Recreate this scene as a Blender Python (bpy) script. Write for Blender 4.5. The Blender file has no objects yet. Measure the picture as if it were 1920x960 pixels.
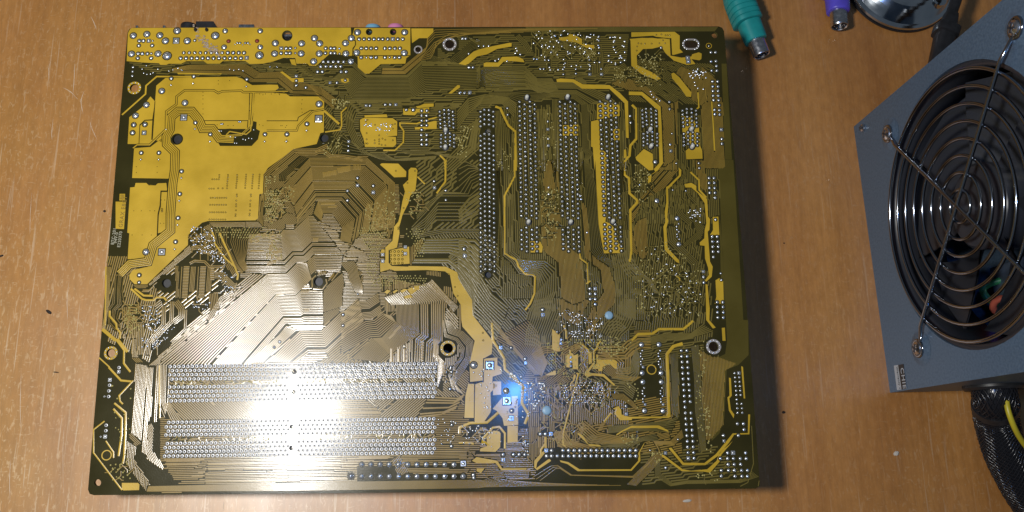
import bpy, math, random
from mathutils import Vector, Matrix
from mathutils.geometry import tessellate_polygon
random.seed(7)
SC = bpy.context.scene
COL = SC.collection
PI = math.pi
MM = 0.001

# ------------------------------------------------------------------ camera
# pose and focal length solved from the board's corners, its 72 mm cooler holes and the power supply's edges
F_PX = 1547.94                                   # focal length for a 1920 px wide frame
CAM = Vector((0.0177073, -0.1005740, 0.4241145)) # table top is z = 0
RW = Matrix(((0.998348368, -0.0138838901, 0.0557474163),
             (0.000230639965, 0.971319810, 0.237776732),
             (-0.0574498358, -0.237371155, 0.969718749)))
cd = bpy.data.cameras.new('camera'); cam = bpy.data.objects.new('camera', cd); COL.objects.link(cam)
cam.matrix_world = Matrix.Translation(CAM) @ RW.transposed().to_4x4()
cd.sensor_width = 36; cd.lens = F_PX / 1920 * 36; cd.clip_start = 0.01; cd.clip_end = 20
SC.camera = cam

# ------------------------------------------------------------------ light
w = bpy.data.worlds.new('World'); SC.world = w; w.use_nodes = True
w.node_tree.nodes['Background'].inputs[0].default_value = (0.70, 0.84, 1.0, 1)
w.node_tree.nodes['Background'].inputs[1].default_value = 0.088
def point(name, loc, power, colour, radius):
    l = bpy.data.lights.new(name, 'POINT'); l.energy = power; l.color = colour; l.shadow_soft_size = radius
    o = bpy.data.objects.new(name, l); COL.objects.link(o); o.location = loc
    return o
point('desk_lamp_light', (-0.188, -0.082, 0.505), 10.2, (1.0, 0.985, 0.95), 0.031)
point('phone_light', (0.0375, -0.0615, 0.438), 0.85, (0.10, 0.34, 1.0), 0.0055)
vs = SC.view_settings
vs.view_transform = 'Standard'; vs.look = 'None'; vs.exposure = 0.0; vs.gamma = 1.0; vs.use_curve_mapping = False

# ------------------------------------------------------------------ measuring helpers
def ray(u):
    return (RW.transposed() @ Vector(((u[0] - 960) / F_PX, -(u[1] - 480) / F_PX, -1))).normalized()
def at_z(u, z):
    d = ray(u); return CAM + d * ((z - CAM.z) / d.z)
BR = Matrix.Rotation(math.hypot(0.0281, 0.0357), 3, Vector((0.0281, -0.0357, 0)))   # the board leans a little on its sockets
BO = Vector((0, 0, 0.035))
BN = BR @ Vector((0, 0, 1))
BRI = BR.transposed()
def bd(u):                                        # measured point -> board plane, metres
    d = ray(u); t = ((BO - CAM).dot(BN)) / d.dot(BN)
    q = BRI @ (CAM + d * t - BO)
    return Vector((q.x, q.y))
PX = 1 / 3.83 * MM                                # one measured pixel on the board
TILE = dict(A=(140, 20, 3.2), B=(500, 20, 3.2), C=(860, 20, 3.2), D=(1140, 20, 3.2), E=(140, 300, 3.2), F=(500, 300, 3.2),
            G=(860, 300, 3.2), H=(1140, 300, 3.2), I=(140, 600, 2.8225), J=(500, 600, 2.8225), K=(860, 600, 2.8225),
            L=(1140, 600, 2.8225), M=(460, 280, 5.818), N=(460, 420, 5.818), O=(640, 420, 5.818), Q=(460, 560, 5.818),
            R=(640, 560, 5.818), U=(1000, 560, 5.818), V=(1000, 700, 5.818), X=(180, 500, 5.818), Y=(860, 620, 3.69),
            Z=(230, 30, 7.385), W=(450, 262, 3.405), AA=(206, 19, 3.41), S=(0, 0, 1))
def T(t, x, y):
    ox, oy, s = TILE[t]; return (ox + x / s, oy + y / s)
def P(*a):                                        # P('A', 'x,y x,y ...', 'B', '...') -> list of measured points
    out = []
    for t, s in zip(a[::2], a[1::2]):
        for q in s.split():
            x, y = q.split(','); out.append(T(t, float(x), float(y)))
    return out

# ------------------------------------------------------------------ materials
def mat(name, col, rough=0.5, metal=0.0, coat=0.0, coat_rough=0.1, spec=0.5):
    m = bpy.data.materials.new(name); m.use_nodes = True
    b = m.node_tree.nodes['Principled BSDF']
    b.inputs['Base Color'].default_value = (*col, 1); b.inputs['Roughness'].default_value = rough
    b.inputs['Metallic'].default_value = metal; b.inputs['Coat Weight'].default_value = coat
    b.inputs['Coat Roughness'].default_value = coat_rough; b.inputs['Specular IOR Level'].default_value = spec
    return m, m.node_tree, b
def nd(nt, typ, **k):
    n = nt.nodes.new(typ)
    for a, v in k.items():
        if a in n.inputs: n.inputs[a].default_value = v
        else: setattr(n, a, v)
    return n
def vary(nt, b, c1, c2, scale, detail=4, lo=0.35, hi=0.65, bump=0.0, bscale=None, stretch=(1, 1, 1), rvar=None):
    tc = nd(nt, 'ShaderNodeTexCoord'); mp = nd(nt, 'ShaderNodeMapping'); mp.inputs['Scale'].default_value = stretch
    nt.links.new(tc.outputs['Object'], mp.inputs['Vector'])
    n = nd(nt, 'ShaderNodeTexNoise', Scale=scale, Detail=detail); nt.links.new(mp.outputs[0], n.inputs['Vector'])
    r = nd(nt, 'ShaderNodeValToRGB'); r.color_ramp.elements[0].position = lo; r.color_ramp.elements[1].position = hi
    r.color_ramp.elements[0].color = (*c1, 1); r.color_ramp.elements[1].color = (*c2, 1)
    nt.links.new(n.outputs['Fac'], r.inputs['Fac']); nt.links.new(r.outputs[0], b.inputs['Base Color'])
    if rvar:
        mr = nd(nt, 'ShaderNodeMapRange'); mr.inputs['To Min'].default_value = rvar[0]; mr.inputs['To Max'].default_value = rvar[1]
        mr.inputs['From Min'].default_value = 0.3; mr.inputs['From Max'].default_value = 0.7
        nt.links.new(n.outputs['Fac'], mr.inputs['Value']); nt.links.new(mr.outputs[0], b.inputs['Roughness'])
    if bump:
        n2 = nd(nt, 'ShaderNodeTexNoise', Scale=bscale or scale * 4, Detail=3); nt.links.new(mp.outputs[0], n2.inputs['Vector'])
        bp = nd(nt, 'ShaderNodeBump', Strength=bump, Distance=0.0002); nt.links.new(n2.outputs['Fac'], bp.inputs['Height'])
        nt.links.new(bp.outputs[0], b.inputs['Normal'])
    return mp, r
M = {}
def mask(name, key, c1, c2, spec=0.5, coat=0.0, rough=(0.25, 0.31), cior=1.5, crough=0.14):    # glossy lacquer over copper or bare laminate
    m, nt, b = mat(name, c1, 0.3, 0.0, coat, crough, spec)
    vary(nt, b, c1, c2, 60, bump=0.14, bscale=1500, rvar=rough); b.inputs['Coat IOR'].default_value = cior; M[key] = m
mask('mask_over_copper', 'cop', (0.44, 0.275, 0.014), (0.56, 0.352, 0.020), .7, .5)
mask('mask_over_track', 'trk', (0.23, 0.14, 0.018), (0.28, 0.175, 0.022), .45, 1.0, rough=(0.28, 0.34), cior=1.5, crough=0.165)
mask('mask_over_fine_track', 'olv', (0.132, 0.098, 0.013), (0.16, 0.118, 0.017), .7, .6, cior=1.5)
mask('mask_over_inner_plane', 'plane', (0.072, 0.055, 0.007), (0.086, 0.066, 0.009), .4, .3)
mask('mask_over_laminate', 'sub', (0.026, 0.022, 0.0045), (0.035, 0.029, 0.006), .28, .34, rough=(0.18, 0.24), crough=0.12)
m, nt, b = mat('solder_tin', (0.72, 0.73, 0.74), 0.25, 0.8)
vary(nt, b, (0.58, 0.59, 0.6), (0.8, 0.81, 0.82), 700); M['tin'] = m
m, nt, b = mat('pad_tin', (0.52, 0.52, 0.52), 0.44, 0.8); M['pad'] = m
m, nt, b = mat('via_land', (0.36, 0.30, 0.09), 0.3, 0.15); M['via'] = m
m, nt, b = mat('copper_dull', (0.55, 0.48, 0.42), 0.4, 0.6); M['dull'] = m
m, nt, b = mat('laminate_edge', (0.09, 0.075, 0.02), 0.6)
vary(nt, b, (0.07, 0.06, 0.014), (0.13, 0.105, 0.025), 400); M['edge'] = m
m, nt, b = mat('silk_print', (0.36, 0.34, 0.24), 0.6); M['silk'] = m
m, nt, b = mat('white_plastic', (0.62, 0.60, 0.52), 0.45)
vary(nt, b, (0.55, 0.53, 0.45), (0.66, 0.64, 0.56), 900); M['white'] = m
m, nt, b = mat('blue_grey_plastic', (0.22, 0.36, 0.47), 0.4); M['bluepeg'] = m
m, nt, b = mat('black_plastic', (0.012, 0.012, 0.013), 0.45)
vary(nt, b, (0.010, 0.010, 0.011), (0.018, 0.018, 0.02), 300, bump=0.1, bscale=3000); M['black'] = m
m, nt, b = mat('red_plastic', (0.25, 0.03, 0.02), 0.5); M['red'] = m
m, nt, b = mat('jack_blue', (0.16, 0.36, 0.50), 0.4); M['jblue'] = m
m, nt, b = mat('jack_pink', (0.60, 0.20, 0.36), 0.4); M['jpink'] = m
m, nt, b = mat('socket_ivory', (0.5, 0.47, 0.38), 0.5); M['ivory'] = m
m, nt, b = mat('dust', (0.30, 0.22, 0.14), 0.95)
vary(nt, b, (0.22, 0.15, 0.08), (0.42, 0.33, 0.25), 900); M['dust'] = m
m, nt, b = mat('nickel', (0.62, 0.62, 0.64), 0.26, 1.0)
vary(nt, b, (0.52, 0.52, 0.55), (0.68, 0.68, 0.7), 500, rvar=(0.18, 0.34)); M['nickel'] = m
m, nt, b = mat('chrome', (0.62, 0.68, 0.74), 0.14, 1.0)
vary(nt, b, (0.56, 0.62, 0.68), (0.68, 0.73, 0.78), 120, rvar=(0.11, 0.19)); M['chrome'] = m

# table laminate: brown wood print with fine vertical grain, pale worn flecks, painted glare on the lamp side
m, nt, b = mat('wood_laminate', (0.3, 0.14, 0.06), 0.36, 0.0, 0.55, 0.33, spec=0.6)
tc = nd(nt, 'ShaderNodeTexCoord')
def mapped(scale, rot=0):
    mp = nd(nt, 'ShaderNodeMapping'); mp.inputs['Scale'].default_value = scale; mp.inputs['Rotation'].default_value = (0, 0, rot)
    nt.links.new(tc.outputs['Object'], mp.inputs['Vector']); return mp
def noise(scale, mp, detail=4, rough=0.55, dist=0.0):
    n = nd(nt, 'ShaderNodeTexNoise', Scale=scale, Detail=detail, Roughness=rough, Distortion=dist)
    nt.links.new(mp.outputs[0], n.inputs['Vector']); return n.outputs['Fac']
def ramp(fac, *stops):
    r = nd(nt, 'ShaderNodeValToRGB'); e = r.color_ramp.elements
    while len(e) < len(stops): e.new(0.5)
    for q, (p, c) in zip(e, stops): q.position = p; q.color = (*c, 1) if len(c) == 3 else c
    nt.links.new(fac, r.inputs['Fac']); return r.outputs[0]
def mix(fac, a, bb, mode='MIX'):
    x = nd(nt, 'ShaderNodeMix', data_type='RGBA', blend_type=mode)
    if isinstance(fac, float): x.inputs['Factor'].default_value = fac
    else: nt.links.new(fac, x.inputs['Factor'])
    nt.links.new(a, x.inputs[6])
    if isinstance(bb, tuple): x.inputs[7].default_value = (*bb, 1)
    else: nt.links.new(bb, x.inputs[7])
    return x.outputs[2]
broad = ramp(noise(1.0, mapped((26, 2.2, 1)), 3, 0.5, 0.6), (0.30, (0.29, 0.108, 0.025)), (0.5, (0.385, 0.160, 0.039)), (0.72, (0.46, 0.204, 0.054)))
fine = ramp(noise(1.0, mapped((620, 16, 1)), 4, 0.6), (0.25, (0.86, 0.85, 0.83)), (0.55, (1, 1, 1)), (0.80, (1.07, 1.08, 1.09)))
c = mix(1.0, broad, fine, 'MULTIPLY')
mot = ramp(noise(1.0, mapped((300, 120, 1)), 5, 0.7), (0.35, (0.88, 0.86, 0.84)), (0.65, (1.09, 1.1, 1.12)))
c = mix(1.0, c, mot, 'MULTIPLY')
dk = ramp(noise(1.0, mapped((90, 5, 1)), 5, 0.65, 0.4), (0.66, (0, 0, 0)), (0.76, (0.55, 0.55, 0.55)))
c = mix(dk, c, (0.20, 0.08, 0.032))
sx = nd(nt, 'ShaderNodeSeparateXYZ'); nt.links.new(tc.outputs['Object'], sx.inputs[0])
def lin(sock, a0, a1, b0, b1):
    q = nd(nt, 'ShaderNodeMapRange'); nt.links.new(sock, q.inputs['Value'])
    for k, v in zip(('From Min', 'From Max', 'To Min', 'To Max'), (a0, a1, b0, b1)): q.inputs[k].default_value = v
    return q.outputs[0]
def mth(op, a, bb):
    q = nd(nt, 'ShaderNodeMath', operation=op, use_clamp=True)
    for k, v in enumerate((a, bb)):
        if isinstance(v, float): q.inputs[k].default_value = v
        else: nt.links.new(v, q.inputs[k])
    return q.outputs[0]
wear_glare = mth('MULTIPLY', lin(sx.outputs['X'], -0.13, 0.12, 1.0, 0.30), lin(sx.outputs['Y'], -0.10, 0.17, 1.0, 0.35))   # worn flecks, thickened and paled towards the lamp to paint in its glare
wear_glare = mth('MULTIPLY', wear_glare, lin(noise(1.0, mapped((16, 11, 1)), 4, 0.6), 0.35, 0.62, 0.45, 1.0))
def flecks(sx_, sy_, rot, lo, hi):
    return mth('MULTIPLY', lin(noise(1.0, mapped((sx_, sy_, 1), rot), 1.5, 0.45, 0.8), lo, hi, 0.0, 0.45), wear_glare)
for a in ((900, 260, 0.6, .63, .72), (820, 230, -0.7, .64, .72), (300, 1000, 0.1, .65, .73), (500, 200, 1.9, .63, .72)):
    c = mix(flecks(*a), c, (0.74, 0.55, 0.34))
c = mix(mth('MULTIPLY', lin(noise(1.0, mapped((700, 20, 1), 0.04), 1, 0.4, 0.3), .66, .72, 0.0, 0.55), wear_glare), c, (0.74, 0.62, 0.46))
c = mix(mth('MULTIPLY', wear_glare, 0.26), c, (0.64, 0.42, 0.10))  # pale tint towards the lamp, its glare put into the wood colour
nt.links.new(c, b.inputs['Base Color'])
rr = ramp(noise(1.0, mapped((60, 20, 1)), 4), (0.3, (0.36, 0.36, 0.36)), (0.7, (0.46, 0.46, 0.46)))
nt.links.new(rr, b.inputs['Roughness'])
bp = nd(nt, 'ShaderNodeBump', Strength=0.12, Distance=0.0002)
nt.links.new(noise(1.0, mapped((900, 60, 1)), 3), bp.inputs['Height']); nt.links.new(bp.outputs[0], b.inputs['Normal'])
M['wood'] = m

# ------------------------------------------------------------------ mesh helpers
class MB:
    def __init__(self): self.v = []; self.f = []; self.mi = []; self.sm = []; self.mats = []
    def m(self, key):
        if key not in self.mats: self.mats.append(key)
        return self.mats.index(key)
    def add(self, vs, fs, key, smooth=False):
        o = len(self.v); k = self.m(key); self.v += [tuple(q) for q in vs]
        for f in fs: self.f.append(tuple(i + o for i in f)); self.mi.append(k); self.sm.append(smooth)
    def mesh(self, name):
        me = bpy.data.meshes.new(name); me.from_pydata(self.v, [], self.f)
        for k in self.mats: me.materials.append(M[k])
        me.polygons.foreach_set('material_index', self.mi); me.polygons.foreach_set('use_smooth', self.sm)
        me.update(); return me
    def build(self, name, parent=None, kind=None, loc=None):
        o = bpy.data.objects.new(name, self.mesh(name)); COL.objects.link(o)
        if parent: o.parent = parent
        if loc: o.location = loc
        if kind: o['kind'] = kind
        return o
def thing(name, label, cat, loc=(0, 0, 0), rot=None, group=None):
    o = bpy.data.objects.new(name, None); COL.objects.link(o); o.location = loc; o.empty_display_size = 0.01
    if rot: o.rotation_euler = rot
    tag(o, label, cat, group); return o
def tag(o, label, cat, group=None):
    o['label'] = label; o['category'] = cat
    if group: o['group'] = group
    return o
def prism(mb, loops, z0, z1, key, side=None, bottom=True):        # outer loop + hole loops (2-D), metres
    vs = []; 
    for L in loops: vs += [Vector((p[0], p[1], 0)) for p in L]
    tris = tessellate_polygon([[Vector((p[0], p[1], 0)) for p in L] for L in loops])
    fs = []
    for t in tris:
        a, b_, c_ = (vs[i] for i in t)
        fs.append(t if (b_ - a).cross(c_ - a).z > 0 else t[::-1])
    n = len(vs)
    mb.add([(v.x, v.y, z1) for v in vs], fs, key)
    if bottom: mb.add([(v.x, v.y, z0) for v in vs], [f[::-1] for f in fs], key)
    o = 0; q = []
    for k, L in enumerate(loops):
        m_ = len(L); ar = sum(L[i][0] * L[(i + 1) % m_][1] - L[(i + 1) % m_][0] * L[i][1] for i in range(m_))
        flip = (ar > 0) != (k == 0)
        for i in range(m_):
            a, b_ = o + i, o + (i + 1) % m_
            f = (a, b_, b_ + n, a + n); q.append(f[::-1] if flip else f)
        o += m_
    mb.add([(v.x, v.y, z0) for v in vs] + [(v.x, v.y, z1) for v in vs], q, side or key)
def box(mb, x0, x1, y0, y1, z0, z1, key, bev=0.0):
    if bev:
        L = [(x0 + bev, y0), (x1 - bev, y0), (x1, y0 + bev), (x1, y1 - bev), (x1 - bev, y1), (x0 + bev, y1), (x0, y1 - bev), (x0, y0 + bev)]
        s = 1 - 0; vs = []
        for z, k in ((z0 + bev, 0), (z1 - bev, 0), (z1, bev)):
            for x, y in L:
                vs.append((min(max(x, x0 + k), x1 - k), min(max(y, y0 + k), y1 - k), z))
        fs = [(i, (i + 1) % 8, (i + 1) % 8 + 8, i + 8) for i in range(8)] + [(i + 8, (i + 1) % 8 + 8, (i + 1) % 8 + 16, i + 16) for i in range(8)]
        fs += [tuple(range(16, 24)), tuple(range(7, -1, -1))]
        mb.add(vs, fs, key); return
    v = [(x, y, z) for z in (z0, z1) for x, y in ((x0, y0), (x1, y0), (x1, y1), (x0, y1))]
    mb.add(v, [(3, 2, 1, 0), (4, 5, 6, 7), (0, 1, 5, 4), (1, 2, 6, 5), (2, 3, 7, 6), (3, 0, 4, 7)], key)
def frame_of(t):
    t = t.normalized(); a = Vector((0, 0, 1)) if abs(t.z) < 0.9 else Vector((1, 0, 0))
    u = t.cross(a).normalized(); return u, u.cross(t).normalized()
def lathe(mb, prof, org, axis, key, n=28, sq=None, smooth=True, up=None, flat=1.0):
    # prof: (distance along axis, radius[, key]); sq: superellipse exponent
    axis = axis.normalized(); u, v = frame_of(axis)
    vs = []
    for q in prof:
        for i in range(n):
            a = 2 * PI * i / n; ca, sa = math.cos(a), math.sin(a); r = q[1]
            if sq:
                k = (abs(ca) ** sq + abs(sa) ** sq) ** (-1 / sq); r *= k
            vs.append(org + axis * q[0] + u * ca * r + v * sa * r * flat)
    for j in range(len(prof) - 1):
        fs = [(i, (i + 1) % n, (i + 1) % n + n, i + n) for i in range(n)]
        k = prof[j][2] if len(prof[j]) > 2 else key
        mb.add(vs[j * n:(j + 2) * n], [f[::-1] for f in fs] if False else fs, k, smooth)
    mb.add(vs[:n], [tuple(range(n - 1, -1, -1))], key); mb.add(vs[-n:], [tuple(range(n))], key)
def tube(mb, pts, r, key, n=8, smooth=True, closed=False):
    pts = [Vector(p) for p in pts]; m_ = len(pts); rs = r if isinstance(r, (list, tuple)) else [r] * m_
    vs = []; pu = None
    for i, p in enumerate(pts):
        if closed: t = pts[(i + 1) % m_] - pts[i - 1]
        else: t = pts[min(i + 1, m_ - 1)] - pts[max(i - 1, 0)]
        t.normalize()
        if pu is None: u, v = frame_of(t)
        else:
            u = (pu - t * pu.dot(t)).normalized(); v = u.cross(t).normalized()
        pu = u
        for k in range(n):
            a = 2 * PI * k / n; vs.append(p + (u * math.cos(a) + v * math.sin(a)) * rs[i])
    fs = []
    for i in range(m_ if closed else m_ - 1):
        j = (i + 1) % m_
        for k in range(n): fs.append((i * n + k, j * n + k, j * n + (k + 1) % n, i * n + (k + 1) % n))
    fs = [f[::-1] for f in fs]
    if not closed: fs += [tuple(range(n)), tuple((m_ - 1) * n + k for k in range(n - 1, -1, -1))]
    mb.add(vs, fs, key, smooth)
def spline(pts, n=8):                               # Catmull-Rom through points
    pts = [Vector(p) for p in pts]; q = [pts[0] * 2 - pts[1]] + pts + [pts[-1] * 2 - pts[-2]]; out = []
    for i in range(1, len(q) - 2):
        for k in range(n):
            t = k / n; a, b_, c_, d = q[i - 1:i + 3]
            out.append(0.5 * ((2 * b_) + (c_ - a) * t + (2 * a - 5 * b_ + 4 * c_ - d) * t * t + (3 * b_ - a - 3 * c_ + d) * t ** 3))
    return out + [pts[-1]]
def circ(c, r, n=24, ry=None, a0=0.0):
    ry = ry or r; return [(c[0] + r * math.cos(2 * PI * i / n + a0), c[1] + ry * math.sin(2 * PI * i / n + a0)) for i in range(n)]

# ------------------------------------------------------------------ the table
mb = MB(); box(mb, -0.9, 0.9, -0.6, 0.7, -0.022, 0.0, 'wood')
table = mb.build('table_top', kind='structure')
M['scratch'] = mat('scratch_pale', (0.60, 0.45, 0.31), 0.6)[0]
mb = MB(); rs = random.Random(3)
for a in ('95,114 91,130 92,150', '140,118 139,150 136,186', '118,164 132,172 146,186', '170,30 176,42 181,56', '158,170 152,190 156,214', '168,226 172,240 182,262', '60,360 57,400 56,440', '100,220 97,250 98,262', '40,690 38,760 39,800', '120,800 118,850 119,930', '20,860 18,900 19,940', '205,935 204,948 205,959', '300,940 299,950 300,959', '420,938 419,950 420,958', '130,520 126,560 127,600'):
    q = [at_z(tuple(map(float, p.split(','))), 0) for p in a.split()]; q = spline(q, 6); w_ = rs.uniform(.10, .22) * MM
    for z_, k in ((0.00004, 0),):
        n = len(q); vs_ = []
        for i, p in enumerate(q):
            t = (q[min(i + 1, n - 1)] - q[max(i - 1, 0)]).normalized(); u = Vector((-t.y, t.x, 0)) * w_ * math.sin(PI * (i + .3) / n) * rs.uniform(.5, 1.2)
            vs_ += [p + u + Vector((0, 0, z_)), p - u + Vector((0, 0, z_))]
        mb.add(vs_, [(2 * i + 1, 2 * i + 3, 2 * i + 2, 2 * i) for i in range(n - 1)], 'scratch')
mb.build('scratch_mark', table, 'stuff')
tag(table, 'brown wood-grain laminate table top with pale worn flecks under the circuit board', 'table')

# ------------------------------------------------------------------ the circuit board
MOB = thing('circuit_board', 'large olive and gold computer circuit board lying solder side up on the table', 'circuit board', (0, 0, 0.035))
MOB.rotation_euler = BR.to_euler()
def B2(pts): return [bd(p) for p in pts]
def dens(pts, close=False): return pts
outline = P('S', '249,52 700,51 1100,50 1348,49.5 1354,52 1357.5,58 1372,230 1398,548 1424.5,905 1424,912 1417,916 1100,919.5 800,923 500,926 176,928.5 168,926 165,918 190,625 206,440 222,250 239,62 242,55')
HOLES = [(252, 165, 8.5), (843, 83, 9), (208, 662, 8), (840, 653, 9), (1338, 650, 9), (332, 261, 9), (608, 259, 8), (597, 528, 8.5), (312, 531, 8.5),
         (183, 905, 6.5), (1340, 66, 5.5), (538.5, 67, 8.5), (784, 93, 5.5), (692, 60, 4.8), (737, 60, 4.8), (915, 246, 5.5), (915, 515, 6),
         (552, 697, 4.6), (551, 735, 4.2), (547, 800, 4.4), (546, 840, 4.4), (243.5, 97, 0.1)][:-1]
SLOT = [(1287, 75), (1304, 75), (1309, 79), (1309, 87), (1304, 91), (1287, 91), (1282, 87), (1282, 79)]
def hloop(h): return B2(circ(h, h[2], 20))
mb = MB(); prism(mb, [B2(outline)] + [hloop(h) for h in HOLES] + [B2(SLOT)], -1.6 * MM, 0, 'sub', 'edge')
mb.build('laminate', MOB)

ZP, ZG, ZH = 0.05 * MM, 0.065 * MM, 0.10 * MM       # tops of pours, clearance strips, pad clearances
pours = []
def pour(*a, holes=(), key='cop'):
    mb = MB(); prism(mb, [B2(P(*a))] + [hloop((h[0], h[1], h[2] + 1.5)) for h in holes], 0.002 * MM, ZP if key == 'cop' else .0021 * MM, key, bottom=False)
    if key == 'cop':
        q_ = B2(P(*a)); occupy_poly(q_); occupy(q_ + q_[:1])
    pours.append(mb.build('copper_pour' if key == 'cop' else 'inner_plane', MOB))
GAP, TR = MB(), MB()
def block_holes():
    for h in HOLES: occupy_poly(B2(circ(h, h[2] + (9 if h[2] > 7 else 3), 16)))
    occupy_poly(B2(circ((1295, 83), 20, 16)))
def offs(pts, d):                                    # parallel polyline with mitred corners (mm plane)
    out = []
    n = len(pts)
    for i in range(n):
        a = pts[i] - pts[i - 1] if i else pts[1] - pts[0]
        b_ = pts[i + 1] - pts[i] if i < n - 1 else a
        a = a.normalized() if a.length > 0 else Vector((1, 0)); b_ = b_.normalized() if b_.length > 0 else a
        n1 = Vector((-a.y, a.x)); n2 = Vector((-b_.y, b_.x)); s = n1 + n2
        k = s.length_squared
        s = s * (2 / k) if k > 0.35 else n1
        out.append(pts[i] + s * d)
    return out
def ribbon(mb, q, wd, z, h, key, smooth=True):
    L, R = offs(q, wd / 2), offs(q, -wd / 2); n = len(q)
    if h:
        vs = [(p.x, p.y, z) for p in L] + [(p.x, p.y, z + h) for p in q] + [(p.x, p.y, z) for p in R]
        fs = [(i + n, i + n + 1, i + 1, i) for i in range(n - 1)] + [(i + 2 * n, i + 2 * n + 1, i + n + 1, i + n) for i in range(n - 1)]
    else:
        vs = [(p.x, p.y, z) for p in L] + [(p.x, p.y, z) for p in R]
        fs = [(i + n, i + n + 1, i + 1, i) for i in range(n - 1)]
    mb.add(vs, fs, key, smooth)
SLOPE = 0.16
TK = ['cop']
OCC = set(); CELL = .55 * MM                           # which patches of board already carry copper
def occupy(q):
    for a, b_ in zip(q, q[1:]):
        n = max(1, int((b_ - a).length / (.3 * MM)))
        for i in range(n + 1):
            p = a.lerp(b_, i / n); OCC.add((math.floor(p.x / CELL), math.floor(p.y / CELL)))
def occupy_poly(q, grow=0.0):
    x0, x1 = min(p[0] for p in q), max(p[0] for p in q); y0, y1 = min(p[1] for p in q), max(p[1] for p in q)
    for i in range(math.floor(x0 / CELL), math.floor(x1 / CELL) + 1):
        for j in range(math.floor(y0 / CELL), math.floor(y1 / CELL) + 1):
            if inside(((i + .5) * CELL, (j + .5) * CELL), q): OCC.add((i, j))
def trace(pts, wd=1.6, on=False, raw=False):
    q = pts if raw else B2(pts); wm = wd * PX
    occupy(q)
    ribbon(TR, q, wm, ZG + 0.004 * MM if on else 0.003 * MM, wm / 2 * SLOPE, 'cop' if on else TK[0])
def gapline(pts, wd): ribbon(GAP, B2(pts), wd * PX, ZG + random.random() * 0.003 * MM, 0, 'sub', False)
def gappoly(*a):
    q = B2(P(*a)); t = tessellate_polygon([[Vector((p.x, p.y, 0)) for p in q]]); fs = []
    for f in t:
        a_, b_, c_ = (q[i] for i in f); fs.append(f if (b_ - a_).cross(c_ - a_) > 0 else f[::-1])
    GAP.add([(p.x, p.y, ZG) for p in q], fs, 'sub')
def bundle(A, B, n, duty=0.56, on=False, back=None):
    if back is not None:                             # dark ground under the whole bundle, for bundles that cross a pour
        k = len(A); a, b_ = B2(A), B2(B)
        GAP.add([(p.x, p.y, ZG - .002 * MM) for p in a + b_], [(i + k, i + k + 1, i + 1, i) if (b_[i] - a[i]).cross(a[i + 1] - a[i]) < 0 else (i, i + 1, i + k + 1, i + k) for i in range(k - 1)], 'sub')
    a, b_ = B2(A), B2(B); occupy_poly(a + b_[::-1])
    seg = min(((p - q).length for p, q in zip(a, b_) if (p - q).length > 0), default=0.001)
    wd = seg / n
    for i in range(n):
        if n > 7 and 0 < i < n - 1 and random.random() < .06: continue
        t = (i + 0.5) / n
        q = [p.lerp(r, t) for p, r in zip(a, b_)]
        mean = sum((p - r).length for p, r in zip(a, b_)) / len(a) / n
        trace(q, min(mean, wd * 1.6) * duty / PX, on, True)
def run(pts, n, pitch, duty=0.56, on=False, back=None):           # constant-width bundle about a centre line
    q = B2(pts); h = n * pitch * PX / 2
    if back: ribbon(GAP, q, 2 * h + 2 * PX, ZG - .002 * MM, 0, 'sub', False)
    for i in range(n): trace(offs(q, -h + (i + 0.5) * pitch * PX), pitch * duty, on, True)
QUEUE = []                                            # field patterns, laid after the tracks that were measured one by one
def hatch(poly, ang, pitch, duty=0.54, jit=0.0, on=False, skip=0.03): QUEUE.append((poly, ang, pitch, duty, TK[0], 2.5, 0, jit, skip))
def fill(poly, ang, pitch, duty=.54, key=None, minlen=6, jog=0.0): QUEUE.append((poly, ang, pitch, duty, key or TK[0], minlen, jog, 0, 0))
def inside(p, q):
    c_ = False; j = len(q) - 1
    for i in range(len(q)):
        if (q[i][1] > p[1]) != (q[j][1] > p[1]) and p[0] < (q[j][0] - q[i][0]) * (p[1] - q[i][1]) / (q[j][1] - q[i][1]) + q[i][0]: c_ = not c_
        j = i
    return c_
block_holes()
VIA = MB()
def lay_field(poly, ang, pitch, duty, key, minlen, jog, jit, skip):     # tracks wherever this patch is still bare
    old = TK[0]; TK[0] = key
    q = B2(poly); a = math.radians(ang); d = Vector((math.cos(a), math.sin(a))); nrm = Vector((-d.y, d.x)); p_ = pitch * PX
    segs = []
    s0 = min(v.dot(nrm) for v in q); s1 = max(v.dot(nrm) for v in q); t0 = min(v.dot(d) for v in q); t1 = max(v.dot(d) for v in q)
    s = s0 + p_ / 2; st = .25 * MM
    while s < s1:
        t = t0; beg = None
        while t < t1 + st:
            p = d * t + nrm * s
            ok = t < t1 and inside(p, q) and (math.floor(p.x / CELL), math.floor(p.y / CELL)) not in OCC
            if ok and beg is None: beg = t
            if not ok and beg is not None:
                if t - st - beg > minlen * PX: segs.append((beg, t - st, s))
                beg = None
            t += st
        s += p_
    gone = {s for s in {g[2] for g in segs} if random.random() < skip}
    for b0, b1, s in segs:
        if s in gone: continue
        b0 += random.random() * jit * PX; b1 -= random.random() * jit * PX
        if b1 - b0 < 1.5 * PX: continue
        m_ = b0 + (b1 - b0) * (.35 + .3 * random.random()); j = p_ * jog
        pts = [d * b0 + nrm * s, d * b1 + nrm * s] if not jog or b1 - b0 < 25 * PX else [d * b0 + nrm * s, d * m_ + nrm * s, d * (m_ + abs(j)) + nrm * (s + j), d * b1 + nrm * (s + j)]
        trace(pts, pitch * duty, False, True)
    TK[0] = old
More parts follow.
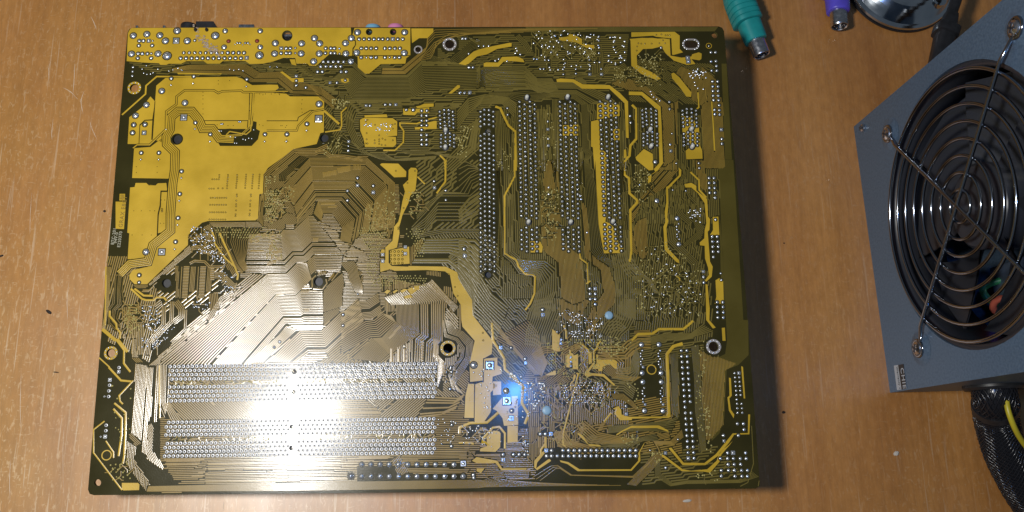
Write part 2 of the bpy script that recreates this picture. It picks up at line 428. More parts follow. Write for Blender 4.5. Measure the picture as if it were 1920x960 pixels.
def via(p, r=1.5, key='via', z=ZH):
    c_ = bd(p); rr = r * PX; n = 7
    vs = [(c_.x + rr * math.cos(2 * PI * i / n), c_.y + rr * math.sin(2 * PI * i / n), z) for i in range(n)]
    vs += [(c_.x + rr * .55 * math.cos(2 * PI * i / n), c_.y + rr * .55 * math.sin(2 * PI * i / n), z + rr * .4) for i in range(n)]
    VIA.add(vs, [(i, (i + 1) % n, (i + 1) % n + n, i + n) for i in range(n)] + [tuple(range(n, 2 * n))], key, True)
def vias(pts, r=1.5, key='via'):
    for p in pts: via(p, r, key)
def rnd(poly):
    x0, x1 = min(p[0] for p in poly), max(p[0] for p in poly); y0, y1 = min(p[1] for p in poly), max(p[1] for p in poly)
    while True:
        p = (random.uniform(x0, x1), random.uniform(y0, y1))
        if inside(p, poly): return p
def viafield(poly, n, r=1.4, key='via', tails=0.0):
    for _ in range(n):
        p = rnd(poly); via(p, r * random.uniform(.8, 1.25), key)
        if random.random() < tails:
            a = random.choice((0, 45, 90, 135, 180, 225, 270, 315)); l = random.uniform(5, 16); a2 = a + random.choice((-45, 0, 45)); l2 = random.uniform(3, 12)
            q = (p[0] + l * math.cos(math.radians(a)), p[1] + l * math.sin(math.radians(a)))
            trace([p, q, (q[0] + l2 * math.cos(math.radians(a2)), q[1] + l2 * math.sin(math.radians(a2)))], 1.4)
def viagrid(poly, px, py, r=1.35, jit=0.6, fill=0.85, key='via', stag=True):
    x0, x1 = min(p[0] for p in poly), max(p[0] for p in poly); y0, y1 = min(p[1] for p in poly), max(p[1] for p in poly)
    y = y0; k = 0
    while y < y1:
        x = x0 + (px / 2 if k % 2 and stag else 0)
        while x < x1:
            p = (x + random.uniform(-jit, jit), y + random.uniform(-jit, jit))
            if inside(p, poly) and random.random() < fill: via(p, r, key)
            x += px
        y += py; k += 1
def chaos(poly, n_, l0=6, l1=26, wd=1.6, base=90, spread=(0, 0, 45, -45, 90), vr=1.2, vk='via', vp=0.4):
    for _ in range(int(n_ * .62)):
        p = rnd(poly); a = base + random.choice(spread); q = [p]
        for s in range(random.choice((1, 2, 2, 3))):
            l = random.uniform(l0, l1) * (1 if s == 0 else .6); c0 = q[-1]
            nx = (c0[0] + l * math.cos(math.radians(a)), c0[1] - l * math.sin(math.radians(a)))
            if not inside(nx, poly): break
            q.append(nx); a += random.choice((-45, 45))
        if len(q) > 1:
            trace(q, wd * random.uniform(.8, 1.3))
            if random.random() < vp: via(q[0], vr, vk)
            if random.random() < vp: via(q[-1], vr, vk)
def squiggle(p0, p1, n, amp, wd=1.5):                # length-matching meander
    q = []; dx, dy = p1[0] - p0[0], p1[1] - p0[1]; L = math.hypot(dx, dy); ux, uy = dx / L, dy / L
    for i in range(n):
        for s, f in ((1, 0), (1, .5), (-1, .5), (-1, 1)):
            t = (i + f) / n * L; q.append((p0[0] + ux * t - uy * amp * s, p0[1] + uy * t + ux * amp * s))
    trace(q, wd)

# solder joints -------------------------------------------------
JOINT = []                                           # (radius, position, kind)
def joint(p, r, kind='dome'): JOINT.append((r, p, kind))
def joints(t, s, r, kind='dome'):
    k = TILE[t][2]
    for q in s.split():
        a = q.split(','); rr = (float(a[2]) if len(a) > 2 and a[2] else r) / k
        joint(T(t, float(a[0]), float(a[1])), rr, a[3] if len(a) > 3 else kind)
def row(p0, p1, n, r, kind='dome', skip=()):
    for i in range(n):
        if i in skip: continue
        f = i / (n - 1); joint((p0[0] + (p1[0] - p0[0]) * f, p0[1] + (p1[1] - p0[1]) * f), r, kind)
def joint_mesh(p, r, kind, mb):
    c_ = bd(p); R = r * PX; n = 12 if r > 4 else 8
    def ring(rad, z): return [(c_.x + rad * math.cos(2 * PI * i / n + .2), c_.y + rad * math.sin(2 * PI * i / n + .2), z) for i in range(n)]
    def sq(rad, z): return [(c_.x + sx * rad, c_.y + sy * rad, z) for sx, sy in ((-1, -1), (1, -1), (1, 1), (-1, 1))]
    halo = {'dome': 1.45, 'pin': 1.62, 'ring': 1.12, 'square': 1.25, 'star': 1.0, 'red': 1.3, 'big': 1.24}[kind]
    z = ZH + random.random() * .004 * MM
    if kind != 'star':
        if kind == 'square': mb.add(sq(R * halo, z), [(0, 1, 2, 3)], 'sub')
        else: mb.add(ring(R * halo, z), [tuple(range(n))], 'sub')
    zz = z + .006 * MM
    if kind == 'square':
        mb.add(sq(R, zz) + sq(R * .92, zz + .05 * MM), [(i, (i + 1) % 4, (i + 1) % 4 + 4, i + 4) for i in range(4)] + [(4, 5, 6, 7)], 'tin'); R *= .72; zz += .05 * MM
    if kind == 'ring':                               # plated pad with an open dark hole
        vs = ring(R, zz) + ring(R * .8, zz + .1 * MM) + ring(R * .60, zz + .08 * MM) + ring(R * .55, zz - .004 * MM)
        mb.add(vs, [(i + a, (i + 1) % n + a, (i + 1) % n + n + a, i + n + a) for a in (0, n) for i in range(n)], 'pad', True)
        mb.add(ring(R * .61, zz + .084 * MM), [tuple(range(n))], 'black'); return
    if kind == 'star':
        for a in range(4):
            d = Vector((math.cos(a * PI / 2), math.sin(a * PI / 2))); u = Vector((-d.y, d.x)) * R * .3
            mb.add([(c_.x + u.x, c_.y + u.y, zz), (c_.x + d.x * R * 1.4, c_.y + d.y * R * 1.4, zz + .003 * MM), (c_.x - u.x, c_.y - u.y, zz)][::-1], [(0, 1, 2)], 'sub')
        R *= .6
    prof = [(1, 0), (.86, .34), (.55, .62), (.24, .74)] if kind != 'pin' else [(1, 0), (.8, .5), (.5, .95), (.3, 1.15)]
    key = 'red' if kind == 'red' else 'tin'
    vs = []
    for a, h in prof: vs += ring(R * a, zz + R * h * (.8 if kind != 'big' else .62))
    fs = [(i + j * n, (i + 1) % n + j * n, (i + 1) % n + (j + 1) * n, i + (j + 1) * n) for j in range(3) for i in range(n)] + [tuple(range(3 * n, 4 * n))]
    mb.add(vs, fs, key, True)
    if kind in ('dome', 'big') and r > 4.2:          # clipped component lead standing out of the fillet
        zt = zz + R * .58; l = [(R * .26, 0), (R * .24, .5 * MM), (R * .12, .62 * MM)]; vs = []
        for a, h in l: vs += ring(a, zt + h)
        mb.add(vs, [(i + j * n, (i + 1) % n + j * n, (i + 1) % n + (j + 1) * n, i + (j + 1) * n) for j in range(2) for i in range(n)] + [tuple(range(2 * n, 3 * n))], key, True)
PEG = []

# ================================================================== copper: solid pours
H = {i: h for i, h in enumerate(HOLES)}
pour('A', '312,303 320,135 332,112 345,104 640,103 1000,102 1250,102', 'B', '505,102 508,168 530,184 530,206 515,226 513,270 490,272 430,262 372,264 322,310 296,331 256,331 245,318 178,318 172,284 100,283', 'A', '1190,305 1130,318 1050,320 1025,302 890,302 870,318 795,318 775,303 670,303 640,318 565,318 550,325 515,325 505,315 430,312 395,310', holes=[H[11]])
pour('B', '514,150 527,104 862,104 862,268 838,285 832,318 685,320 615,378 590,378 547,340 546,275 519,270 520,235 536,206 536,182', holes=[H[13], H[14]])
pour('B', '868,107 1000,107 1000,130 965,165 915,165 872,195')
pour('A', '490,450 545,404 965,396 1005,408 1035,430 1065,447 1170,444', 'B', '66,445 73,465 50,482 100,486 140,515 310,515 345,545 343,730 322,735 300,800 160,830 90,885',
     'E', '1160,48 1132,90 1130,200 1108,206 1100,350 1085,362 800,366 765,376 680,450 680,510 560,625 435,745 360,745 330,715 328,690 350,660 440,640 460,560 470,505 570,420 600,280 610,130 630,0', 'A', '628,880 560,800 480,775 466,775', holes=[H[5]])
pour('A', '455,515 482,545 466,652 420,655 389,684 384,800 318,800 328,640 405,580')
pour('A', '422,661 466,659 460,775 490,772 454,805 388,800 394,690')
pour('A', '357,825 455,818 530,760 545,800 580,850', 'E', '578,0 565,112 345,108 352,0')
pour('E', '333,165 360,160 366,136 430,138 446,150 485,152 500,140 550,138 556,186 515,186 510,272 498,322 494,460 455,515 440,597 318,595 328,440 316,436')
pour('E', '522,192 555,192 565,112 600,100 570,420 500,440 505,330 516,280')
pour('E', '246,250 308,250 296,415 246,412'); pour('E', '270,203 303,203 301,243 268,243')
pour('I', '250,862 335,862 343,870 341,900 258,902 250,895')
# chipset rail
pour('F', '852,60 866,46 895,48 905,62 893,180 862,215 850,260 815,330 800,385 795,400 797,440 782,525 745,540 737,555 737,615 752,632 850,636 1075,640 1145,675 1150,710 1170,745 1232,840 1236,930', 'K', '95,0 180,110 175,180 130,205 128,320 60,328 58,230 85,110 20,35 14,0', 'F', '1165,870 1120,800 1100,690 1070,668 960,660 770,665 740,655 682,672 680,610 712,600 712,525 755,485 765,400 790,370 800,330 815,245 830,190 818,150 850,120')
pour('F', '738,540 855,520 858,622 745,630'); pour('F', '690,535 708,537 708,580 685,582 682,555')
pour('F', '680,28 690,20 790,22 838,70 836,102 765,104 715,58')
pour('B', '560,655 585,642 720,645 755,645 783,665 783,750 720,755 775,758 778,800 760,818 590,818 582,770 562,720')
pour('B', '585,628 720,622 725,640 590,640'); pour('B', '818,588 905,590 975,580 975,612 905,610 890,628 820,625'); pour('B', '895,575 920,570 945,558 1002,557 1002,575 905,586')
pour('B', '888,700 960,695 965,672 1005,662 1020,662 1020,710 890,713'); pour('B', '1090,497 1145,447 1160,449 1158,462 1110,497'); pour('B', '445,410 490,407 495,425 470,435 448,425')
pour('B', '138,292 170,292 178,330 150,322'); pour('B', '80,368 95,364 150,405 222,405 222,430 155,428 130,408')
pour('A', '615,372 850,378 882,376 880,382 620,382')
# upper right power shapes
pour('C', '0,320 90,245 130,230 205,213 305,193 318,196 317,215 230,230 170,262 110,275 60,318 40,327')
pour('C', '150,316 165,310 235,312 260,278 350,275 385,290 395,310 325,303 270,305 240,336 150,336')
pour('C', '602,162 660,155 660,142 690,142 740,170 740,200 815,208 812,228 765,222 705,190 605,178')
pour('C', '586,412 612,407 690,412 745,442 905,447 965,492 1016,545 1020,765 1005,762 995,555 905,470 740,468 685,430 590,428')
pour('D', '130,170 240,160 300,168 370,165 375,270 440,282 500,275 505,262 545,250 562,258 560,290 548,298 500,290 525,320 475,326 395,300 345,255 320,215 265,228 210,230 172,270 175,325 220,350 275,375 318,410 290,416 200,380 140,330 135,180')
pour('D', '140,130 400,127 430,150 430,230 450,250 385,268 380,165 300,160 270,150 140,158')
pour('D', '380,378 395,372 428,400 500,490 498,518 470,515 435,465 384,405')
pour('D', '125,485 205,487 315,575 322,700 330,915 300,958', 'H', '262,85 258,130 240,140 240,100 285,75', 'D', '275,950 308,915 300,600 200,508 125,506')
pour('D', '165,880 215,830 268,860 272,955 240,960', 'H', '268,60 245,62 170,0')
pour('D', '440,632 500,640 545,690 550,805 565,840 567,888 470,892 466,840 500,815 448,740')
pour('D', '95,835 108,832 112,880 95,886')
pour('C', '830,562 845,556 958,562 965,575 965,632 830,652'); pour('C', '625,688 717,684 717,750 625,750'); pour('C', '925,710 965,710 965,778 928,778')
pour('C', '794,665 835,655 842,665 848,830 875,845 890,865 885,960', 'G', '880,0 885,330 880,370 905,380 930,405 958,500 988,520 985,545 968,558 872,560 858,490 840,385 828,180 820,0', 'C', '815,960 805,820 794,815')
pour('G', '430,490 440,485 490,490 505,520 500,555 432,555')
# right hand wide rails
pour('H', '425,45 440,60 438,95 360,175 362,260 348,320 362,365 350,410 358,530 425,600 428,620 410,612 340,540 332,400 345,370 340,310 350,255 352,165 425,92')
pour('H', '458,145 500,137 530,155 530,182 595,235 600,340 612,355 608,420 598,430 612,610 628,640 622,700 590,730 580,725 605,690 600,645 582,590 580,515 552,512 550,495 578,470 580,420 590,380 580,260 540,200 500,165 465,165')
pour('H', '628,342 662,340 668,450 612,450 630,420'); pour('H', '645,722 665,710 690,715 694,840 692,862 640,862 650,820')
pour('H', '585,745 597,748 610,890 608,960', 'L', '535,0 570,40 555,45 520,0'); pour('L', '602,42 618,40 622,110 606,110')
# lower middle
pour('K', '50,338 82,338 80,518 30,518 36,400')
pour('K', '130,205 205,198 205,240 225,250 228,285 180,300 178,330 205,345 168,385 172,470 168,490 130,545 82,542 88,340 130,325')
pour('K', '182,325 225,325 225,395 182,398'); pour('K', '235,405 312,402 315,555 240,560 232,520 200,480 180,470')
pour('K', '258,560 314,560 312,645 258,650'); pour('K', '148,620 185,585 215,590 222,600 220,672 195,698 112,695 115,680 150,668')
pour('K', '95,785 137,785 118,810 95,800')
pour('U', '205,330 225,345 265,365 265,395 290,385 290,470 275,510 292,540 290,572 240,570 205,550')
pour('U', '360,620 405,590 435,600 440,620 485,605 490,765 430,768 430,700 405,700 405,750 360,748'); pour('U', '600,585 635,582 640,700 605,718')
pour('U', '685,610 708,610 708,665 880,665 912,685 912,765 890,762 835,710 755,745 752,790 710,790 705,765 640,768 690,705')
pour('U', '125,835 170,810 210,800 220,785 245,785 245,830 200,838')
pour('U', '560,810 660,690 668,715 605,800 640,812 770,822 830,880 892,940 880,950 760,850 640,838 595,855 562,842')
pour('K', '815,470 845,455 860,475 862,500 900,512 1110,510 1120,500 1122,512 1110,518 915,522 860,520 830,495 832,475')
pour('K', '915,560 1060,558 1110,585 1110,592 1050,572 910,572 870,590 835,612 835,604 865,585')
pour('V', '440,15 460,12 465,40 440,90 415,110 415,180 400,185 400,110 430,80')
pour('V', '490,650 540,680 600,770 720,780 740,800 615,792 520,700 480,660')
pour('K', '400,745 440,700 455,690 452,612 463,612 468,690 415,755 410,785 470,740 480,735 490,745 415,795 400,780')
pour('K', '535,742 580,752 640,790 910,790 950,745 950,705 985,645 980,660 960,700 962,745 915,798 630,800 575,762 540,752')
pour('L', '320,678 335,675 400,755 510,757 570,710 660,600 740,598 742,500 752,500 748,605 668,607 640,650 580,720 515,768 395,768')
pour('L', '285,710 300,718 395,790 440,798 525,790 575,745 590,700 640,660 660,640 645,660 600,712 590,750 540,808 505,802 390,800 285,722')
pour('L', '705,245 714,248 726,415 718,415'); pour('L', '640,305 650,308 655,400 642,415 650,475 668,500 665,520 640,480 632,410 643,400')
pour('K', '70,745 95,725 205,745 230,785 360,785 358,792 225,795 195,757 95,757'); 

# long continuous gold tracks
for w_, a in ((2.6, ('A', '284,625 425,500 428,450 492,395 700,396 730,398')), (3, ('F', '1075,0 1072,130 1020,200')), (3, ('B', '1040,868 1068,895 1072,960')),
              (3, ('G', '335,0 335,100 275,215 275,560 345,600 360,640 400,685 445,690 458,700 455,800 430,860 400,900')), (4, ('C', '220,575 250,585 270,630 300,690 340,725 342,960')),
              (4, ('C', '1040,565 1065,590 1065,770 1030,810 1025,870 995,905', 'G', '995,0 998,90 1022,110 1025,200 1070,240 1070,255 1030,300 1035,560 1025,610')),
              (2.4, ('G', '725,548 730,590 770,620 775,740', 'G', '770,740 790,725')), (3, ('G', '1280,150 1250,165 1252,280 1240,420 1240,520 1280,570')),
              (3, ('H', '495,72 545,120 548,180 590,225')), (2.4, ('D', '540,490 545,580 520,600')), (2.6, ('D', '622,545 632,700 640,840')), (2.4, ('H', '405,690 430,712 430,725')),
              (4, ('L', '125,108 160,75 235,72 270,48 400,48 450,5')), (5, ('L', '312,510 322,495 312,180 345,140 395,125')), (4, ('K', '175,15 182,110 240,200 245,260 340,350 335,440 370,500 350,550')),
              (3, ('K', '130,640 165,665', 'K', '125,650 130,625 180,570 215,565 245,600 245,680')), (4, ('K', '5,600 5,570 60,545 150,542 210,490')), (3, ('K', '0,650 45,648 80,655')),
              (3, ('U', '410,700 400,560', )), (3, ('U', '330,290 355,350 360,440')), (3, ('U', '735,465 700,500 695,540 660,575 660,680')), (3, ('U', '530,500 600,560 605,590')),
              (3, ('V', '850,430 770,530')), (3, ('V', '910,370 900,440 950,500 1075,500')), (2.6, ('V', '470,0 490,5 ', 'V', '325,660 325,780 350,800')), (3, ('V', '135,680 135,760 85,830 80,900')),
              (2.6, ('X', '110,0 100,640')), (4.5, ('X', '70,685 205,800 240,800 345,930')), (3, ('X', '150,480 150,540 220,620 225,670 265,720 262,785')), (3, ('X', '380,240 500,350 545,365 630,365 660,335 740,335 770,370')),
              (3, ('X', '420,240 520,315 620,318')), (3, ('E', '870,440 960,640 980,690 975,720')), (2.6, ('E', '820,420 840,470 840,500 905,590 960,640')), (3, ('I', '150,45 225,110 262,160 260,230 295,275')),
              (3, ('I', '180,250 245,320 300,325')), (3, ('I', '210,440 270,490 268,600 262,720 255,760')), (3, ('I', '205,470 250,520 248,610 232,720')), (2, ('I', '100,700 100,580 158,535')), (2, ('I', '165,640 205,700 205,730')),
              (2, ('I', '98,700 250,900')), (2, ('I', '130,200 185,250')), (2.4, ('I', '310,320 235,400 240,430 255,445')), (2, ('I', '450,240 450,520')), (4, ('B', '345,600 435,680')), (2.4, ('F', '905,100 950,145')),
              (2.6, ('B', '800,670 800,690 822,720 820,790 770,838 700,838')), (2.4, ('B', '800,675 900,678 960,655 1020,640')), (2.4, ('B', '350,728 440,715 450,690 448,610 480,580'))):
    trace(P(*a), w_ * 1.15)

# ================================================================== clearances and bundles crossing the pours
def gtrace(a, wg, wt): gapline(P(*a), wg); trace(P(*a), wt, True)
gtrace(('A', '350,825 375,805 450,805 548,712 550,605 610,562 612,515 660,478 835,478 862,495 885,484 1000,480 1010,489 1072,490 1066,600 1056,720 1030,742 930,725 910,745'), 4.6, 2.2)
run(P('A', '955,772 870,768 825,708 768,708 745,655 702,603 620,603 577,640 572,715 550,755 552,800 603,850 600,960', 'E', '588,140 575,320 575,425 470,510 452,570 440,610 330,625 270,685'), 5, 3.15, 0.66, True, True)
gapline(P('A', '482,545 466,775'), 1.6); gapline(P('A', '778,660 1040,660 1036,712 780,712'), 1.5); gapline(P('A', '1050,490 1046,656'), 1.4)
gappoly('A', '845,762 840,714 930,708 1030,715 1060,680 1070,662 1092,668 1090,710 1112,722 1100,772 1062,812 872,812')
run(P('A', '905,752 1000,745 1060,690 1076,600 1078,490'), 2, 2.6, .5, True)
gapline(P('B', '0,661 185,661 190,640 262,598 340,600'), 1.5); gtrace(('B', '0,720 180,720 190,690 275,605 345,592'), 4, 2)
gapline(P('B', '0,487 330,512'), 2); gtrace(('A', '1075,490 1280,484'), 4, 1.6)
gapline(P('B', '519,270 862,270'), 1.6); gapline(P('E', '500,330 515,280 518,186 558,186'), 1.6); gapline(P('E', '495,462 500,330'), 1.6); gapline(P('E', '340,596 440,598 458,520'), 1.6)
gappoly('E', '345,113 366,113 425,120 435,140 450,152 482,152 495,138 560,130 562,113 572,113 568,136 500,139 485,153 446,153 430,138 366,138 360,162 335,165 345,135')
gapline(P('F', '735,540 735,615 752,633 850,637'), 2); gapline(P('F', '738,540 855,518'), 1.2)
gapline(P('D', '135,160 235,162 300,160 375,170 380,265 440,280 490,275'), 1.6)
gapline(P('K', '60,330 130,327 132,205 180,190'), 1.8); gapline(P('K', '84,338 82,540'), 1.5)
gapline(P('E', '600,100 565,112 555,190'), 1.6)
for r_ in range(4):                                   # small cross hatch marks and thermal pads in the pour
    for c_ in range(4): 
        p = T('O', 540 + 42 * c_, 300 + 42 * r_); gappoly('S', ' '.join('%.2f,%.2f' % q for q in circ(p, 2.4, 8))); via(p, 1.5, 'cop', ZG + .004 * MM)
def dots(t, s, r=1.7):
    for q in s.split():
        x, y = map(float, q.split(',')); p = T(t, x, y)
        gappoly('S', ' '.join('%.2f,%.2f' % k for k in circ(p, r, 7))); via(p, r * .55, 'cop', ZG + .004 * MM)
dots('E', '868,90 868,103 865,116 852,116 839,116 826,116 920,90 920,103 918,116 917,129 916,142 915,155 914,170 975,90 975,103 974,116 973,129 971,142 970,155 969,168 1029,88 1028,101 1027,114 1026,127 1025,140 1024,153 1023,168 1070,88 1069,101 1068,114 1067,127 1066,140 1065,155 1064,170 1110,88 1109,101 1108,114 1107,127 1106,140 1105,155 1104,170 808,172 821,172 835,172 861,170 888,170')
for yy in (227, 269, 314, 357): dots('E', ' '.join('%d,%d' % (816 + 13.5 * k - (yy - 227) * .05, yy) for k in range(8)))
dots('E', '973,207 973,218 970,244 969,265 969,278 968,302 966,326 965,337 1057,207 1057,218 1055,244 1053,265 1053,278 1052,302 1050,322 1049,333'); dots('E', '524,295 524,307', 2.2)
dots('B', '605,655 595,665 650,685 600,735 675,748 648,778 675,772 695,768 712,775 757,778 600,772 595,797 605,797 648,795 675,785 675,800 690,805 712,808 755,685 757,708 770,680', 1.7)
dots('F', '845,138 822,288 790,415 790,405 775,65 890,65 1092,685 1130,762 1146,815', 1.7); dots('K', '128,68 130,108', 2)
dots('D', '290,145 320,142 345,148 358,148 370,148 182,196 200,198 222,198 262,198 308,196 343,196 175,215 172,240 330,178 270,378', 1.6)
for q in P('A', '770,490 770,510 770,530 770,560 770,590 770,620 770,650 862,420 862,440 930,420 1050,520 1050,560 1050,600 1110,500 1130,505 1145,500 1180,500 1230,505 855,685 855,700 920,690 952,690 1108,685 1130,690 1245,690 1265,700', 'B', '213,535 210,560 210,590 213,610 50,495 75,500 85,690 120,690', 'E', '355,305 400,305 452,305 480,305 345,450 405,450 460,450 520,240 540,240 515,380 535,380 370,40 370,75 495,40 495,75 620,390') + [rnd(P('A', '640,820 1250,820 1250,950 640,950')) for _ in range(0)]:
    gappoly('S', ' '.join('%.2f,%.2f' % k for k in circ(q, .9, 5)))

# ================================================================== trace bundles
TK[0] = 'olv'
# top edge and upper band
TK[0] = 'trk'
bundle(P('B', '695,344 805,344 962,215 964,150 1010,108 1280,106', 'C', '600,106 870,106'), P('B', '690,380 832,380 925,300 985,292 1003,258 1003,190 1062,142 1280,142', 'C', '400,142 700,135'), 10)
TK[0] = 'olv'
bundle(P('C', '400,98 1040,98', 'D', '660,98'), P('C', '420,128 1040,126', 'D', '640,124'), 6)
TK[0] = 'trk'
bundle(P('AA', '400,372 510,350 870,345 960,400 1090,392 1170,460 1260,470 1345,490 1450,570'), P('AA', '400,402 510,402 830,414 900,460 1070,460 1172,545 1330,545 1380,592 1430,635'), 15, .74)
TK[0] = 'olv'
bundle(P('A', '690,305 780,305 880,318 1030,305 1120,325 1280,315', 'B', '230,330 300,390 345,395 500,420'), P('A', '700,320 790,322 890,332 1030,318 1110,345 1280,335', 'B', '220,350 290,410 335,415 500,440'), 5)
bundle(P('B', '470,345 520,345 590,405 850,405 930,325 1280,325', 'C', '110,350 160,335 400,335 470,405 560,405'), P('B', '380,420 460,440 510,530 870,530 960,480 1280,462', 'C', '110,470 160,450 400,455 480,495 600,480'), 15)
bundle(P('B', '500,280 560,340 600,385 840,385 925,305 1050,305'), P('B', '510,330 560,380 600,402 850,402 930,322 1280,322'), 4)
bundle(P('B', '960,255 1090,300 1130,260 1160,240 1220,180 1280,170', 'C', '60,160'), P('B', '960,315 1130,325 1160,330 1180,290 1230,240 1280,215', 'C', '70,175'), 7)
bundle(P('C', '160,385 210,360 390,355 470,425 720,430 890,500 960,560'), P('C', '160,470 300,470 400,470 560,500 700,500 790,560 880,560'), 9)
bundle(P('C', '180,490 330,490 400,480 560,500 700,500 780,560 788,830 810,860', 'G', '780,0 828,170 840,385 858,510 900,590 985,640 985,730'), P('C', '180,520 280,520 345,560 560,520 690,530 735,565 740,830 760,860', 'G', '752,0 760,170 780,390 785,545 830,590 930,650 940,740'), 7)

bundle(P('C', '-10,600 60,520 160,500 300,520 350,560', ), P('C', '-10,720 60,620 130,560 260,560 330,640'), 7)
bundle(P('C', '0,850 60,800 75,720 105,640'), P('C', '0,940 100,850 112,760 118,680'), 6)
bundle(P('B', '1000,960 1140,820 1190,700 1280,640'), P('B', '1130,960 1280,830 1280,740 1282,700'), 7)
TK[0] = 'olv'
# vertical bundles between the slots
def vrun(t1, a, t2, b_, n, pitch, **k): run(P(t1, a, t2, b_), n, pitch, **k)
vrun('C', '232,600 240,760 242,960', 'G', '242,0 248,640', 5, 2.6)
vrun('C', '330,740 328,960', 'G', '316,80 312,150', 3, 3)
run(P('G', '300,205 298,560 340,595 380,655 430,665 450,640'), 6, 3.3)
vrun('C', '495,590 490,960', 'G', '495,0 485,200', 8, 3); vrun('C', '580,530 585,960', 'G', '570,0 600,300', 5, 2.6); vrun('C', '728,820 730,960', 'G', '735,0 745,240', 3, 3)
vrun('C', '985,640 985,960', 'G', '985,0 995,420', 4, 3.2); run(P('G', '990,420 1000,600 1040,660 1070,690 1075,960'), 7, 4); pass
run(P('G', '960,560 980,640 990,740 985,960'), 8, 4)
run(P('U', '1000,0 1000,180 960,260 880,330 830,420'), 9, 4.4)
bundle(P('G', '345,590 430,600 520,600 590,650 590,780 560,860 540,960'), P('G', '400,690 470,690 470,730 465,800 440,870 410,920 400,960'), 10)

run(P('U', '150,0 160,120 110,250 60,380 45,520'), 12, 4)
TK[0] = 'trk'
# brown (dense) areas on the right: close-set tracks
for pl, an, pt in ((P('G', '520,0 600,0 605,300 615,480 740,580 760,840 690,870 620,830 600,620 500,540 490,300'), 91, 2.3), (P('G', '740,240 775,300 790,560 900,640 945,760 940,860 850,960 760,960 870,790 850,660 760,590'), 93, 2.3),
                   (P('D', '40,380 200,430 330,540 400,600 400,900 300,960 330,700 315,575 210,480 130,480 20,440'), -40, 2.3), (P('D', '330,570 420,540 415,960 335,960'), 90, 2.4), (P('D', '440,330 560,380 600,540 560,570 470,520 400,380'), -88, 2.4),
                   (P('H', '300,0 400,0 420,60 350,160 200,260 140,400 180,560 150,620 130,440 130,300 250,150'), 48, 2.4), (P('H', '140,420 180,360 230,340 240,560 200,620'), 90, 2.5), (P('D', '560,330 640,400 690,560 700,950 580,950 560,600'), 90, 2.2),
                   (P('H', '500,0 590,0 580,60 600,120 590,200 545,150 540,110'), 90, 2.4), (P('L', '460,150 690,230 620,270 610,560 540,640 500,640 490,500 500,300'), 90, 2.6), (P('L', '325,180 370,160 380,500 335,520'), 91, 2.4),
                   (P('U', '255,0 640,0 560,120 500,300 420,280 330,220 250,120'), 90, 2.4), (P('U', '640,0 860,0 780,150 700,260 600,370 560,340 640,160'), 60, 2.4), (P('L', '300,540 350,520 330,620 240,640 200,660 180,620'), 12, 2.5)):
    hatch(pl, an, pt, .62, 1.5)
# solid border plane at the right edge shows only as a faint shade
pour('H', '660,0 752,0 812,960 705,960 690,560 668,300', 'L', '602,0 742,0 744,185 690,238 628,262 615,520 590,600 548,640 540,300 512,232 620,180 630,110', key='plane')
pour('D', '681,318 711,318 744,894 702,894', key='plane')
TK[0] = 'trk'
# cpu field -----------------------------------------------------

run(P('M', '200,560 210,400 200,290 530,15 780,12 900,-40'), 3, 3.2); run(P('M', '290,290 580,45 760,45 800,25 870,30 930,75 1080,80 1280,110'), 3, 3)
bundle(P('M', '370,340 380,270 610,70 700,60 1000,65 1280,110'), P('M', '440,340 450,290 680,90 760,95 1000,98 1280,120'), 4)
for A_, B_, n in (('270,300 445,115 810,112 990,275 985,560', '300,340 452,165 800,160 945,290 940,570', 6), ('305,345 455,172 798,166 940,295 935,575', '340,420 465,258 735,258 860,390 830,590', 13),
                  ('345,425 467,268 730,268 850,395 820,590', '360,480 475,318 690,318 800,440 775,600', 6), ('362,485 478,326 686,326 795,445 770,605', '365,520 487,382 640,382 745,500 715,650', 8), ('470,470 500,390 632,390 735,505 705,660', '520,520 530,470 590,470 650,560 640,640', 10)):
    bundle(P('W', A_), P('W', B_), n)
hatch(P('W', '270,300 365,420 485,385 465,470 445,590 500,810 440,860 360,640 360,480 290,460'), 42, 2.4)
hatch(P('W', '450,480 720,640 650,800 600,810 500,810 445,640'), 0, 2.8, jit=4)
for a in (((820, 600), (980, 595), 8, 1.2), ((900, 630), (1000, 625), 7, 1.2), ((840, 280), (1000, 250), 8, 4), ((1000, 235), (1150, 205), 8, 5), ((1170, 195), (1270, 190), 3, 5)):
    squiggle(T('M', *a[0]), T('M', *a[1]), a[2], a[3] * .9, 1.7)
chaos(P('M', '240,430 440,380 560,420 550,560 440,680 360,800 230,820 215,600'), 150, 3, 9, 1.6, 0); viagrid(P('M', '215,440 400,430 360,600 330,760 215,800'), 4.6, 4.2)
hatch(P('M', '420,380 520,400 560,470 470,640 430,600 400,480'), 42, 2.2)
vias(P('M', '225,300 235,325 230,350 225,375 225,400 325,300 325,325 320,350 250,340 270,340 250,365 275,365 270,300'), 1.5)
run(P('M', '180,440 170,560 150,720 130,780'), 1, 2); hatch(P('M', '150,510 225,480 200,620 190,840 140,780'), 88, 2.2); hatch(P('M', '0,775 150,775 190,850 0,850'), 0, 2.2)
